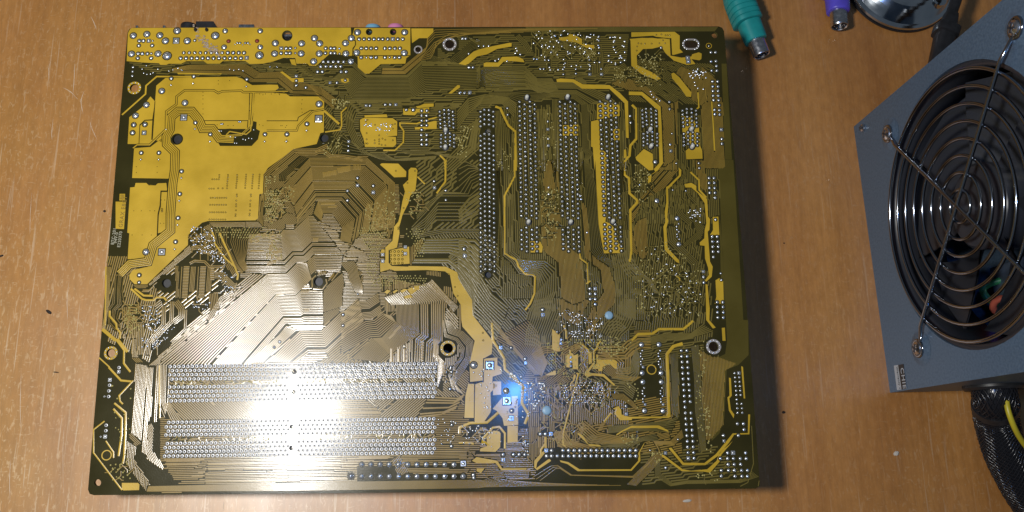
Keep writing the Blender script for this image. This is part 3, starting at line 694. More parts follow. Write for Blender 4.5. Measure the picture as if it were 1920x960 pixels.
# the memory bus: tracks running from the memory sockets up to the processor, bending together
def fam(t, A_, B_, n, **k): bundle(P(*A_) if isinstance(A_, tuple) else P(t, A_), P(*B_) if isinstance(B_, tuple) else P(t, B_), n, .54, **k)
fam('N', '40,110 385,105 412,62 532,62 690,-90 740,-90', '0,530 440,530 560,412 662,412 745,330 1060,330', 27)
fam('N', ('S', '296,684', 'N', '240,540 450,538 566,424 668,418'), ('S', '392,684', 'N', '331,762 548,772 634,690 722,600'), 15)
fam('N', '672,418 752,340 1060,340', '716,556 782,495 1040,500', 9)
fam('N', ('S', '397,684', 'N', '334,770 552,778 602,728 842,728'), ('S', '470,684', 'Q', '440,272 620,270 645,262 850,262'), 19)
fam('Q', '240,690 590,350 830,350 1040,145 1090,130 1230,-10', '560,690 700,590 890,590 1130,372 1180,340 1290,250', 12)
fam('Q', '20,700 370,392 440,300 480,310', '200,695 400,490 560,345 580,350', 7)
fam('R', '0,150 205,20 272,20 400,-60', '0,400 255,225 350,215 440,150', 13)
fam('R', '0,412 262,240 352,228 448,160 545,185', '0,600 320,425 430,418 590,272 598,258', 9)
fam('R', '594,60 602,255 440,424 345,430 110,655', '845,60 850,372 560,590 520,600 420,690', 18)
fam('R', '860,60 864,384 800,440 790,690', '1088,60 1088,462 1042,508 1036,690', 10)
# silver bands of the cpu / memory bus
hatch(P('N', '440,0 530,0 545,80 600,250 670,430 715,580 725,680 640,720 620,600 560,430 500,270 440,130'), 0, 3.2, .62)
hatch(P('N', '530,0 735,0 730,60 690,210 740,350 790,470 770,560 740,600 700,520 650,370 590,210 545,70'), 41, 2.7)
hatch(P('N', '385,60 440,120 500,270 560,430 620,600 640,720 610,920 560,800 500,640 450,520 410,440 420,290 410,170'), 41, 2.9)
hatch(P('N', '700,200 1050,180 1070,360 1020,420 800,440 740,340'), 0, 2.6, .62); hatch(P('N', '740,20 1050,0 1090,120 1050,190 720,200'), 0, 3, jit=4, skip=.1)
hatch(P('N', '790,440 1020,420 1040,500 900,510 800,480'), 0, 3.2); squiggle(T('N', 730, 175), T('N', 800, 172), 3, 3); squiggle(T('N', 785, 545), T('N', 890, 530), 4, 2.5)
hatch(P('N', '40,220 220,200 270,170 400,160 410,260 400,300 250,310 210,340 40,380'), 0, 2.9, jit=2, skip=.05); hatch(P('N', '0,460 230,450 400,400 440,530 0,535'), 0, 3, jit=1)
chaos(P('N', '40,100 400,60 410,170 220,200 40,210'), 70, 4, 12, 1.6, 0); chaos(P('N', '230,170 400,170 410,400 230,440'), 50, 4, 10, 1.5, 0)
squiggle(T('N', 55, 293), T('N', 205, 293), 10, 1.2); squiggle(T('N', 300, 308), T('N', 400, 306), 6, 1.3); squiggle(T('N', 340, 380), T('N', 410, 372), 3, 3); squiggle(T('N', 230, 440), T('N', 340, 405), 5, 2)
hatch(P('N', '240,545 450,530 510,650 570,800 610,930 620,960 390,960 330,770 290,640'), 0, 3.8, .54)
hatch(P('N', '610,720 730,710 830,715 840,960 640,960 600,880'), 0, 3.4, .6); squiggle(T('N', 600, 735), T('N', 700, 735), 3, 3.2); squiggle(T('N', 640, 945), T('N', 700, 945), 3, 2.5)
hatch(P('N', '620,600 720,590 735,690 640,700'), 0, 3.2)
hatch(P('N', '845,720 900,660 1060,530 1080,640 1060,760 1060,900 860,960 845,960'), 41, 2.2, .62)
trace(P('N', '730,690 730,600 770,560'), 2.4); trace(P('N', '740,705 840,712 890,650 880,600'), 2.4); trace(P('N', '910,600 975,530 965,560 905,620'), 2); trace(P('N', '940,620 1010,530 1040,520'), 2)
hatch(P('N', '1040,530 1100,620 1090,740 1040,640'), 0, 2.8, jit=2); hatch(P('N', '1050,180 1100,120 1180,40 1210,110 1140,260 1060,340'), 42, 2.1)
bundle(P('N', '1030,420 1110,520 1140,620 1200,740 1280,760'), P('N', '1180,400 1230,470 1240,560 1270,640 1280,690'), 9); hatch(P('N', '1060,370 1220,360 1230,500 1120,590 1040,420'), 0, 2.8, jit=2)
# left fan
hatch(P('N', '0,760 240,540 330,770 390,960 0,960'), 41, 3.8, .54)
hatch(P('Q', '0,0 370,0 430,240 440,270 200,560 0,700', ), 41, 3.8, .54)
hatch(P('X', '1280,560 1020,790 1030,960 810,960 1280,960'), 41, 3.8, .54); hatch(P('S', '332,630 400,566 470,512 500,516 470,560 470,640 430,670 310,680 300,676'), 41, 3.8, .54)
hatch(P('I', '605,75 640,80 668,220 640,235 612,130'), 3, 3.4)
hatch(P('Q', '370,0 560,0 620,110 840,60 850,350 880,440 890,590 720,600 690,520 600,560 600,390 440,240'), 0, 3.8, .54)
hatch(P('Q', '440,270 600,390 680,440 560,600 420,690 200,700 220,640 380,480'), 41, 4.4, .54)
hatch(P('Q', '830,340 1040,140 1090,130 1280,0 1280,280 1130,420 1130,700 930,680 890,600 900,500'), 40, 3.7, .54); hatch(P('Q', '845,60 1000,30 1040,130 850,300'), 41, 2.2)
# right part of the memory fan (chevrons)
pass; hatch(P('R', '0,160 170,300 250,230 330,430 280,640 110,690 0,640'), 40, 3.7, .54)
hatch(P('R', '255,215 350,215 440,420 350,450 310,360'), 0, 3.4, .6)
hatch(P('R', '350,250 440,165 540,200 600,250 840,370 980,440 760,450 500,600 440,440'), 38, 3.3, .56)
fam('O', '470,800 540,880 555,874', '1000,620 1200,830 1190,874', 26)
bundle(P('R', '1000,430 1010,640 1060,700', 'J', '905,240 905,360'), P('R', '1085,460 1045,500 1045,600 1130,690', 'J', '940,260 935,380'), 7, .55)
for q in ('R', '555,560 560,690'), ('R', '615,530 615,690'), ('R', '640,520 640,700'), ('R', '720,490 720,690'), ('R', '740,480 745,690'):
    trace(P(*q), 2.2)
for x in (560, 640, 700): trace(P('R', '%d,545 %d,690' % (x - 10, x - 10)), 5)
squiggle(T('R', 700, 500), T('R', 695, 690), 4, 2.4); squiggle(T('R', 890, 460), T('R', 880, 680), 8, 1.8); squiggle(T('R', 1115, 690), T('R', 1115, 800), 5, 2); squiggle(T('R', 520, 440), T('R', 650, 290), 9, 1.5)
hatch(P('R', '1150,100 1280,200 1280,460 1180,380 1110,310 1130,200'), -50, 3.6)
bundle(P('J', '960,0 990,40 1040,60 1095,110 1095,190 1040,280 1000,340 1050,400'), P('J', '930,0 940,90 1000,110 1030,160 1020,200 990,240 960,290 980,360'), 10)
bundle(P('O', '990,600 1200,830 1280,900'), P('O', '940,650 1150,860 1230,960'), 6)
hatch(P('O', '420,560 540,640 600,960 480,960 450,760'), 91, 2.7, skip=.1); hatch(P('O', '560,590 800,650 640,740 560,760'), 90, 2.5, .7); hatch(P('O', '700,700 860,640 880,740 720,830'), 0, 2.4, .75)
hatch(P('O', '0,420 130,380 190,500 180,640 60,560'), 0, 3.2); hatch(P('O', '180,500 240,520 240,620 190,660'), 60, 2.3)
for q in ('470,745 500,715 540,730 500,765', '560,740 600,715 620,725 575,760', '640,730 690,705 720,715 670,750', '720,715 770,690 820,730 760,770', '680,790 750,770 780,800 700,815', '790,680 850,670 850,720 800,720'): pour('O', q)
hatch(P('O', '0,220 130,240 250,300 320,380 220,420 0,400'), 0, 2.2, .68, 3); hatch(P('O', '50,240 160,130 260,180 330,260 240,300 120,300'), 0, 2.2, .68, 3); hatch(P('O', '100,0 200,0 150,130 80,230 40,180'), 60, 2.2)
viagrid(P('O', '340,20 520,120 440,220 400,340 400,540 330,620 250,480 330,300 250,240 160,60'), 4.6, 4.4); viagrid(P('O', '780,170 920,130 900,350 790,370'), 4.7, 4.7); viagrid(P('O', '700,40 910,30 920,130 720,170'), 4.8, 4.4, fill=.7)
viagrid(P('O', '400,560 620,560 780,540 940,590 920,690 640,640 420,700 300,680'), 4.7, 4.5, fill=.8)
chaos(P('F', '590,260 720,250 760,380 700,480 620,420 580,330'), 160, 4, 10, 1.6, 60); hatch(P('F', '690,80 750,160 770,250 770,400 730,480 700,420 720,250 690,160'), 88, 2.6)
viafield(P('F', '700,180 800,200 770,370 720,360'), 40, 1.3); viafield(P('F', '830,200 930,170 920,330 860,330'), 40, 1.3, tails=.3)
TK[0] = 'olv'
# dark area right of the rail: sparse fan of fine traces
bundle(P('F', '870,400 960,300 1040,205 1220,205 1280,150'), P('F', '880,450 940,450 1010,370 1190,370 1280,330'), 8)
bundle(P('F', '900,330 980,240 1060,190 1150,195 1215,100 1280,70'), P('F', '900,360 990,270 1060,205 1220,205 1240,150 1280,130'), 3)
bundle(P('F', '960,470 1100,470 1190,460 1230,500 1280,560'), P('F', '870,620 1090,620 1150,680 1240,800 1280,870'), 10)
bundle(P('F', '900,440 1050,410 1280,410', 'G', '130,410'), P('F', '900,470 1060,440 1280,440', 'G', '130,440'), 3)
bundle(P('F', '1090,580 1130,530 1200,580 1280,680', 'G', '200,800 300,880'), P('F', '1150,690 1170,740 1235,850 1240,940', 'K', '120,10 200,110'), 12)
bundle(P('G', '0,470 100,470 128,500'), P('G', '0,640 60,700 130,760'), 8); bundle(P('G', '0,300 60,220 128,180'), P('G', '0,390 110,330 128,300'), 5); bundle(P('G', '0,0 40,0 110,40'), P('G', '0,180 80,100 128,60'), 5)
TK[0] = 'trk'
bundle(P('K', '180,100 290,160 370,240 440,300'), P('K', '370,0 420,60 440,150 470,230'), 16); bundle(P('K', '150,0 300,170 400,290'), P('K', '190,0 320,170 430,290'), 5)
hatch(P('K', '370,250 450,220 470,300 440,340 330,340'), 0, 3.6); hatch(P('K', '430,300 560,240 600,330 520,380 430,420'), 38, 3)
chaos(P('K', '440,360 620,300 860,330 800,480 560,540 420,500'), 210, 4, 22, 1.6, 90, (0, 0, 0, 45, -45)); viagrid(P('K', '540,340 780,320 760,440 560,440'), 4.8, 4.6, fill=.6, key='tin')
chaos(P('K', '420,540 620,520 700,560 640,660 470,680 430,620'), 110, 5, 22, 1.7, 80); hatch(P('K', '425,440 470,440 490,520 440,560'), 90, 2.5, jit=2); hatch(P('K', '490,450 560,500 540,560 500,540'), 90, 2.3)
hatch(P('K', '370,565 430,565 430,700 395,770 370,730'), 90, 2.5); bundle(P('K', '500,600 520,660 560,690 640,740'), P('K', '560,580 600,640 680,660 760,680'), 7)
hatch(P('K', '640,540 960,560 900,620 700,680 640,640'), 8, 4, skip=.2, jit=8); bundle(P('V', '480,640 600,760 760,770 1000,765'), P('V', '560,510 720,640 960,690 1100,720'), 7)
viafield(P('K', '470,120 800,100 820,230 620,340 460,260'), 170, 1.35, tails=.35); viagrid(P('U', '400,430 760,420 740,500 560,480 410,500'), 5, 5, 1.5, fill=.85); viagrid(P('U', '690,560 820,480 1030,470 980,560 700,600'), 5, 5, 1.3, fill=.6)
viafield(P('U', '250,150 500,150 760,220 740,420 400,420 280,300'), 90, 1.4, 'tin', .3)
run(P('U', '420,580 470,530 520,520 560,600 560,740 530,800'), 5, 2.8); run(P('U', '330,700 330,600 400,550 500,510 590,590'), 3, 3.4); run(P('U', '0,640 110,560 280,540 380,500'), 4, 3.6)
bundle(P('U', '740,760 860,860 1000,900 1100,900'), P('U', '830,700 960,820 1060,850 1180,850'), 7); run(P('U', '720,620 900,650 960,700 940,790 1030,790 1035,620 1100,560'), 3, 4)
run(P('U', '700,590 990,590 1060,520 1150,470 1280,470'), 5, 5.2); bundle(P('V', '850,220 980,220 1080,300 1150,380'), P('V', '870,280 970,290 1060,350 1120,400'), 5)
hatch(P('U', '1100,350 1280,340 1280,390 1140,390 1080,450'), 3, 2.4)
TK[0] = 'olv'
# right middle field of vias and short tracks
viafield(P('H', '180,540 330,480 560,640 560,940 180,940 160,700'), 170, 1.3, tails=.4); viafield(P('H', '200,560 300,520 560,760 540,930 190,930'), 50, 1.5, 'tin'); viafield(P('H', '150,20 260,60 240,260 170,240'), 40, 1.4, tails=.5)
run(P('H', '400,150 420,300 440,330 500,380'), 4, 3.2); run(P('H', '390,400 380,480 440,540 520,620 540,760'), 5, 3.2); run(P('H', '470,180 490,220 540,270'), 2, 3); chaos(P('H', '180,640 540,640 540,900 180,900'), 60, 8, 30, 1.7, 80)
viafield(P('H', '480,300 560,290 560,380 490,360'), 26, 1.4, 'tin'); hatch(P('H', '500,330 585,400 560,470 430,540 470,480 530,440'), 40, 2.4)
bundle(P('H', '100,540 110,640 230,720 280,800'), P('H', '160,560 170,640 260,720 310,800'), 4); bundle(P('H', '440,20 450,80 405,170'), P('H', '455,20 470,90 430,160'), 3)
# upper-right clutter
chaos(P('C', '420,110 700,120 840,180 840,330 700,330 540,380 440,260'), 190, 5, 22, 1.7, 45, (0, 45, 90, -45)); viafield(P('C', '420,110 850,120 840,330 540,360'), 55, 1.6, 'tin')
run(P('C', '350,150 400,200 430,250'), 4, 3); run(P('C', '500,300 540,210 620,200 700,250'), 4, 3); chaos(P('C', '700,200 830,240 830,300 740,290'), 80, 4, 12, 1.7, 0); viafield(P('D', '20,120 120,160 100,330 20,330'), 16, 1.8, 'tin')
chaos(P('D', '20,340 330,330 380,440 200,460 20,430'), 190, 4, 14, 1.5, 0); viafield(P('D', '180,260 320,260 320,330 230,360'), 45, 1.2, tails=.3); viafield(P('D', '480,350 590,340 590,410 490,410'), 24, 1.6, 'tin'); vias(P('D', '520,430 525,448 540,465 572,470 255,485 262,503 275,518 292,530 312,540'), 1.7, 'tin')
vias(P('C', '450,195 500,215 545,215 570,215 590,180 580,150 600,190 770,155 790,160 730,225 910,160 940,158 970,162 945,250 900,270 970,280 975,310 900,300 120,212 150,212 180,212 345,225 350,240 340,255 370,262 60,258 290,303 220,300 240,290 545,340 550,355'), 2, 'tin')
hatch(P('C', '860,160 870,340 830,380 790,380 800,330 840,310'), 88, 3.4); run(P('D', '110,330 60,360 -20,360'), 5, 3.2); run(P('C', '640,380 760,390 840,395 880,360 900,330'), 4, 3)
viafield(P('C', '500,640 580,560 590,960 520,960'), 20, 1.3, tails=.3); viafield(P('C', '10,690 100,690 50,790 0,790'), 18, 1.3); viafield(P('C', '230,820 320,820 320,960 230,960'), 20, 1.2); viafield(P('G', '500,170 600,170 590,480 500,480'), 70, 1.4, tails=.5)
vias(P('G', '540,165 540,205 770,435 730,215 735,235'), 2.2, 'tin'); viafield(P('B', '1130,730 1210,740 1200,880 1130,860'), 30, 1.4, tails=.3); viafield(P('B', '370,790 440,760 430,870 330,860'), 20, 1.4, 'via', .4)
TK[0] = 'olv'
# around the small regulator block
for k in range(5): trace(P('B', '%d,%d %d,%d %d,%d' % (470 + 12 * k, 640 + 8 * k, 500 + 10 * k, 560 + 14 * k, 560 + 10 * k, 540 + 14 * k), 'B', '%d,%d' % (720, 540 + 14 * k)), 2)
bundle(P('B', '455,720 480,760 530,800 560,850 700,850 760,890 1020,870'), P('B', '450,860 560,870 640,870 680,890 720,900 830,900 1010,890'), 6); run(P('B', '490,600 500,700 540,790 570,820'), 5, 3)
bundle(P('B', '800,830 900,840 1000,845 1100,870 1180,870 1280,780'), P('B', '830,860 900,865 1000,860 1100,885 1190,885 1280,810'), 4); chaos(P('B', '680,700 740,690 730,750 690,740'), 26, 3, 9, 1.5, 45); viafield(P('B', '570,660 630,650 630,695 570,695'), 10, 1.5, 'tin'); viafield(P('B', '640,680 760,670 740,730 650,720'), 18, 1.6, 'tin')
viafield(P('B', '390,520 500,545 440,590 390,580'), 40, 1.3, tails=.3); vias(P('A', '405,350 415,375 433,382 470,372 455,380 500,350 565,362 590,355 620,345 640,355 430,330 930,352 955,357 985,352 1010,360'), 1.5, 'tin')
vias(P('A', '868,722 880,722 935,755 965,760 1010,770 1025,775 1045,765 1063,768 960,795 972,795 1075,715 548,712'), 1.5, 'tin')
TK[0] = 'trk'
# lower left
hatch(P('I', '302,60 340,60 336,200 300,200'), 90, 2.3, .62); hatch(P('I', '298,200 335,198 362,224 326,226'), -42, 2.3); hatch(P('I', '320,230 384,240 372,380 352,640 300,600 312,420'), 90, 2.4, .68)
hatch(P('I', '280,605 305,598 358,652 322,668'), -42, 2.6); hatch(P('I', '275,640 325,670 312,760 345,800 405,880 375,905 270,760'), 90, 2.6); hatch(P('I', '312,735 402,868 378,905 270,760'), -46, 2.4, .65)
hatch(P('I', '384,250 415,250 405,500 388,545 380,715 352,700 372,420'), 90, 2.4, .7); hatch(P('I', '405,545 418,560 410,690 470,770 465,795 380,735 384,560'), -60, 2.4, .66); hatch(P('I', '392,240 440,240 700,0 650,0'), 41, 2.2, .72); hatch(P('E', '800,960 840,960 975,790 955,770'), 41, 2.2, .72)
hatch(P('E', '440,745 690,510 710,545 460,765'), 41, 2.2, .72); hatch(P('E', '600,630 625,635 625,825 605,830'), 90, 2.3); hatch(P('E', '345,745 440,745 440,765 370,770'), 0, 2.3)
bundle(P('I', '440,238 440,440 475,520'), P('I', '505,238 495,420 490,450'), 8, .55); run(P('I', '440,240 432,380 425,540'), 2, 3)
bundle(P('X', '110,0 85,560 60,690'), P('X', '165,0 140,400 100,690'), 4, .62)
bundle(P('X', '400,10 340,80 200,90 190,230 170,400 130,460 130,620 210,700', ), P('X', '460,20 380,60 310,110 290,270 320,420 250,480 230,560 270,620'), 8, .5)
run(P('X', '330,440 330,560 400,620 395,780'), 5, 3.2); run(P('X', '350,470 450,480'), 3, 5); run(P('X', '340,560 450,570'), 2, 5); run(P('X', '740,430 735,630 620,760 575,830 560,960'), 3, 3); run(P('X', '830,380 820,600 700,720 600,830'), 3, 3); run(P('X', '870,380 930,460 930,540 840,610'), 4, 3)
run(P('X', '980,470 970,680 820,820'), 2, 3); run(P('X', '490,620 480,960'), 4, 3); hatch(P('X', '385,700 450,710 440,960 380,960'), 90, 2.3, .7)
for a in ('470,440 500,420 630,425 700,360', '640,435 715,380', '640,465 720,400', '500,525 600,525 670,590', '440,370 465,400 465,490 500,530', '550,670 555,640 600,600 640,600', '510,255 580,255 630,210', '500,270 570,270 610,230'): trace(P('X', a), 2)
viafield(P('X', '480,420 720,420 700,700 520,700'), 46, 1.5, 'tin', .15); viafield(P('X', '500,760 800,760 640,900 500,940'), 24, 1.5, 'tin', .2); viafield(P('X', '340,400 460,420 480,720 300,720'), 50, 1.4, 'via', .4); viafield(P('I', '190,340 310,340 280,780 200,620'), 22, 1.4, 'via'); viafield(P('I', '170,760 300,740 300,850 200,850'), 30, 1.4, 'via', .3)
viafield(P('X', '1000,380 1280,380 1200,480 1010,440'), 16, 1.5, 'tin', .3); viafield(P('I', '420,20 560,20 480,120 410,160'), 20, 1.4, 'tin', .2)
for x in (655, 755):                                   # two comb-like rows of chip pads
    for k in range(21): trace(P('E', '%d,%.1f %d,%.1f' % (x - k * .6, 640 + 9.2 * k, x + 34 - k * .6, 640 + 9.2 * k)), 2)
    run(P('E', '%d,640 %d,830' % (x - 12, x - 24)), 1, 2.5); run(P('E', '%d,640 %d,790' % (x + 58, x + 46)), 4, 2.4)
for k in range(6): trace(P('E', '815,%d 838,%d' % (650 + 13 * k, 650 + 13 * k)), 3)
run(P('E', '690,620 720,605 780,610 810,640 900,640'), 2, 3); run(P('E', '840,690 880,690 950,760 970,760'), 5, 2.6); run(P('E', '800,960 880,830 950,790'), 3, 3) ; run(P('E', '830,800 840,900'), 6, 3)
viafield(P('E', '860,640 960,660 950,820 880,800'), 26, 1.5, 'tin', .4); viafield(P('E', '700,400 830,400 850,560 740,560 690,480'), 70, 1.5, 'tin', .6)
hatch(P('E', '800,370 1100,370 1130,400 830,402'), 0, 2.3, .62); hatch(P('E', '770,400 835,375 830,470 760,520'), 60, 2.4)
bundle(P('E', '830,410 850,500 960,640 1000,680'), P('E', '1130,405 1060,480 1020,600 1040,650'), 16, .55); viagrid(P('E', '840,405 1130,405 1080,470 860,470'), 5, 4.6, 1.4); hatch(P('E', '1050,430 1130,400 1250,420 1240,600 1120,610 1040,600 1020,540'), 0, 3, jit=3, skip=.06)
run(P('E', '700,530 760,520 830,560'), 3, 3); viafield(P('E', '800,540 900,560 900,640 830,610'), 30, 1.5, 'tin', .3)
TK[0] = 'trk'
# memory socket field
for yy, n in ((326, 8),): chaos(P('J', '-140,318 140,318 140,335 -140,335'), 40, 4, 16, 1.8, 0)
chaos(P('I', '500,322 1128,322 1128,350 500,350'), 170, 4, 14, 1.7, 0); chaos(P('J', '160,310 890,308 890,332 160,332'), 190, 4, 12, 1.7, 90)
hatch(P('I', '480,430 700,430 1128,425 1128,520 560,530'), -42, 3.2, .6, skip=.08); hatch(P('J', '160,415 520,412 640,510 300,520 180,500'), 0, 3.6, jit=6, skip=.1); hatch(P('J', '560,420 890,400 780,520 600,520'), 40, 3.4, jit=3); bundle(P('J', '860,400 1020,410 1050,390'), P('J', '800,520 920,505 1000,470'), 8)
for y0 in (247, 355, 545, 655):                         # short diagonal links between the pads of each row
    for k in range(56):
        for j in range(3):
            x = 512 + 23.2 * k + 8 * j; yq = y0 + 22 * j + 8 - .018 * (x - 500)
            if random.random() < .8: trace([T('I', x + 4, yq), T('I', x + 15, yq + 10 * (1 if j % 2 else -.4))], 1.8)
chaos(P('I', '490,620 1128,612 1128,645 490,650'), 170, 4, 14, 1.7, 90); chaos(P('J', '160,600 880,592 900,632 160,634'), 190, 4, 14, 1.7, 90)
bundle(P('I', '470,440 500,520 520,550'), P('I', '500,440 560,520 570,530'), 5)
# bottom edge
bundle(P('I', '390,880 1128,862', 'J', '300,858 1120,845', 'K', '130,848 160,830 200,858 440,855'), P('I', '380,908 1128,905', 'J', '300,902 1120,890', 'K', '140,885 440,880 890,876'), 11, .58)
hatch(P('I', '470,735 690,735 640,790 700,780 690,840 520,848 490,800'), 0, 3, jit=4, skip=.1); hatch(P('I', '700,745 1128,735 1128,800 880,790 820,790 690,800'), 0, 2.8, jit=3); hatch(P('I', '690,810 1128,805 1128,865 690,870'), 0, 2.6)
hatch(P('J', '0,740 230,735 400,740 400,780 0,790'), 0, 2.8, jit=3); hatch(P('J', '0,800 420,800 480,840 0,858'), 0, 2.6); hatch(P('J', '420,730 660,715 640,740 430,750'), 0, 3)
hatch(P('J', '660,740 700,715 760,800 700,830'), -60, 2.6); hatch(P('J', '690,720 920,690 1060,690 1060,735 880,735 720,745'), 0, 2.6, .6); hatch(P('J', '740,785 930,785 1080,785 1060,812 760,812'), 0, 2.6, .6); hatch(P('J', '905,690 930,690 940,735 910,735'), 60, 2.4)
hatch(P('K', '0,690 60,690 90,745 0,740'), 0, 2.5); hatch(P('K', '60,695 90,695 80,735 48,735'), 0, 2.2, .7); hatch(P('K', '90,705 220,705 240,740 220,745 90,740'), 0, 2.5); hatch(P('K', '235,790 380,790 370,840 250,840'), 0, 2.8); hatch(P('K', '255,655 330,655 350,690 240,690'), 0, 3)
bundle(P('K', '380,830 480,770 520,765 600,820 920,825 990,760 1040,690'), P('K', '440,855 520,790 540,790 590,822 930,835 1000,770 1060,700'), 3); bundle(P('K', '890,870 1000,760 1060,690', 'L', '240,640 330,640 390,580'), P('K', '940,878 1020,800 1080,730', 'L', '260,660 350,660 400,620'), 9)
TK[0] = 'olv'
bundle(P('L', '245,740 250,830 330,880 410,868 700,862 800,830'), P('L', '275,740 280,810 340,862 430,848 690,845 760,800'), 6); bundle(P('L', '440,140 455,300 460,480 490,700'), P('L', '480,130 490,300 510,520 520,680'), 8); bundle(P('L', '330,180 345,500'), P('L', '372,170 372,520'), 6) 
bundle(P('L', '0,560 100,555 330,530 380,500'), P('L', '0,600 90,590 250,590 330,600'), 7); bundle(P('L', '0,640 100,640 180,620 250,600'), P('L', '0,670 120,670 190,640 270,640'), 5); bundle(P('K', '640,640 740,690 900,690 960,640'), P('K', '700,600 780,640 860,650 930,610'), 6)
bundle(P('L', '60,340 130,340 165,290 170,200'), P('L', '20,210 60,250 110,250 150,140'), 7); bundle(P('L', '0,380 80,380 130,420'), P('L', '20,300 90,310 150,360'), 6); bundle(P('L', '110,110 220,90 300,70 440,70 500,20'), P('L', '110,160 170,130 320,110 400,105 560,60'), 6); bundle(P('L', '0,0 60,0 100,40'), P('L', '0,80 40,60 80,60'), 4)
viafield(P('L', '460,130 530,100 500,640 470,640'), 50, 1.2); viafield(P('L', '500,460 540,460 550,700 520,700'), 30, 1.4); viafield(P('L', '60,600 180,600 170,660 80,660'), 22, 1.3, 'via', .4); viafield(P('L', '100,330 170,330 160,480 110,480'), 12, 1.5); viafield(P('L', '0,80 140,120 60,200 0,180'), 24, 1.4); viafield(P('L', '230,700 290,700 270,760 240,760'), 18, 1.4)
viafield(P('L', '560,780 600,860 460,830 470,800'), 12, 1.4, 'via', .4); trace(P('L', '760,560 770,760 740,860 700,880'), 1.4); trace(P('L', '800,850 795,880'), 1.4)
TK[0] = 'trk'
# scattered fill so no part of the laminate is bare where the photo shows tracks
chaos(P('K', '20,560 240,560 240,680 20,680'), 34, 6, 22, 1.9, 0, vk='tin'); viafield(P('K', '20,560 180,560 160,660 20,660'), 30, 1.5, 'tin'); viafield(P('K', '200,250 340,300 340,560 330,350'), 40, 1.8, 'tin'); viafield(P('K', '350,330 460,330 450,420 360,520'), 46, 1.9, 'tin', .4)
viafield(P('K', '330,580 370,580 370,720 330,720'), 14, 1.6, 'tin', .3); viafield(P('J', '900,520 1010,520 1000,660 920,660'), 16, 1.5, 'tin', .2); squiggle(T('J', 945, 230), T('J', 940, 330), 4, 2.4); squiggle(T('J', 1000, 250), T('J', 985, 370), 4, 2.6)
viafield(P('K', '60,250 200,250 190,300 90,300'), 12, 1.6, 'tin'); viafield(P('K', '105,335 170,335 170,470 110,470'), 14, 1.6, 'tin'); viafield(P('K', '240,410 315,410 310,560 250,560'), 10, 2, 'tin')

# the rest of the dense fields, wherever they are still bare
for a, an, pt, key in (('440,335 520,300 570,330 565,420 520,440 440,430', 42, 2.5, 'trk'), ('500,330 583,290 690,292 748,345 755,470 640,480 560,440 540,400', 0, 2.7, 'trk'), ('450,440 760,440 700,530 560,530 450,520', 0, 2.9, 'trk'),
    ('600,480 740,500 760,560 700,600 600,600', 0, 2.7, 'trk'), ('300,690 320,640 500,516 520,560 480,680', 41, 3.5, 'trk'), ('480,600 520,516 620,520 640,660 560,690 470,690', 0, 3.5, 'trk'), ('600,560 740,520 760,640 720,686 600,686', 41, 3.4, 'trk'),
    ('720,520 860,540 872,640 850,690 720,690', 90, 3.6, 'trk'), ('300,676 880,672 880,760 300,770', -42, 3.4, 'trk'), ('300,760 880,752 880,870 300,880', 0, 3.2, 'trk'), ('400,870 670,865 670,920 300,925', 0, 3.0, 'trk'),
    ('380,450 460,430 500,500 440,520', -60, 2.8, 'trk'),
    ('500,120 880,110 1100,150 1100,180 880,210 620,190 500,170', 0, 4, 'olv'), ('820,70 1180,66 1170,170 960,180 820,160', 0, 4.2, 'olv'), ('1180,110 1340,120 1340,200 1180,190', -40, 3, 'olv'),
    ('620,190 830,180 900,210 895,290 780,300 640,280', 0, 4.4, 'olv'), ('940,200 1180,190 1190,480 1180,560 940,560', 91, 3.6, 'olv'), ('1010,200 1046,200 1046,480 1010,480', 91, 3.6, 'olv'), ('1190,200 1350,220 1350,420 1190,420', 88, 3.4, 'olv'), ('1180,330 1320,330 1340,640 1190,640', 80, 4.2, 'olv'),
    ('780,300 900,300 900,430 780,440', 38, 6.2, 'olv'), ('780,430 900,420 1000,560 1010,640 940,700 880,560', -50, 4.2, 'olv'), ('940,560 1180,560 1180,640 1060,660 960,640', 88, 3.4, 'olv'), ('1060,600 1340,610 1340,660 1190,690 1060,680', 8, 4, 'olv'),
    ('900,640 1060,640 1060,720 930,720', -48, 3.8, 'olv'), ('1060,660 1190,660 1190,740 1130,760 1060,730', -35, 4.2, 'olv'), ('990,700 1180,720 1180,840 990,840', 90, 3.4, 'trk'), ('1100,760 1270,740 1280,850 1060,850', 10, 3.8, 'trk'),
    ('1240,650 1270,650 1280,830 1245,830', 91, 3.2, 'olv'), ('1310,660 1350,650 1350,780 1310,850', 91, 3, 'olv'), ('870,820 1010,800 1010,900 870,905', 0, 3.4, 'trk'), ('1200,840 1350,840 1400,905 1200,908', 5, 4.6, 'olv'),
    ('200,480 270,480 300,560 280,680 200,640', 80, 4, 'trk'), ('420,500 300,500 280,600 400,560', 41, 6, 'trk'), ('760,470 800,440 830,520 760,510', 90, 3, 'trk'), ('240,118 330,110 600,120 640,180 520,150 300,140', -4, 3.6, 'olv'), ('560,180 700,170 700,300 600,285 610,230', 60, 4, 'olv')):
    fill(P('S', a), an, pt, key=key, jog=.9 if key == 'olv' else 0)
for q in QUEUE: lay_field(*q)

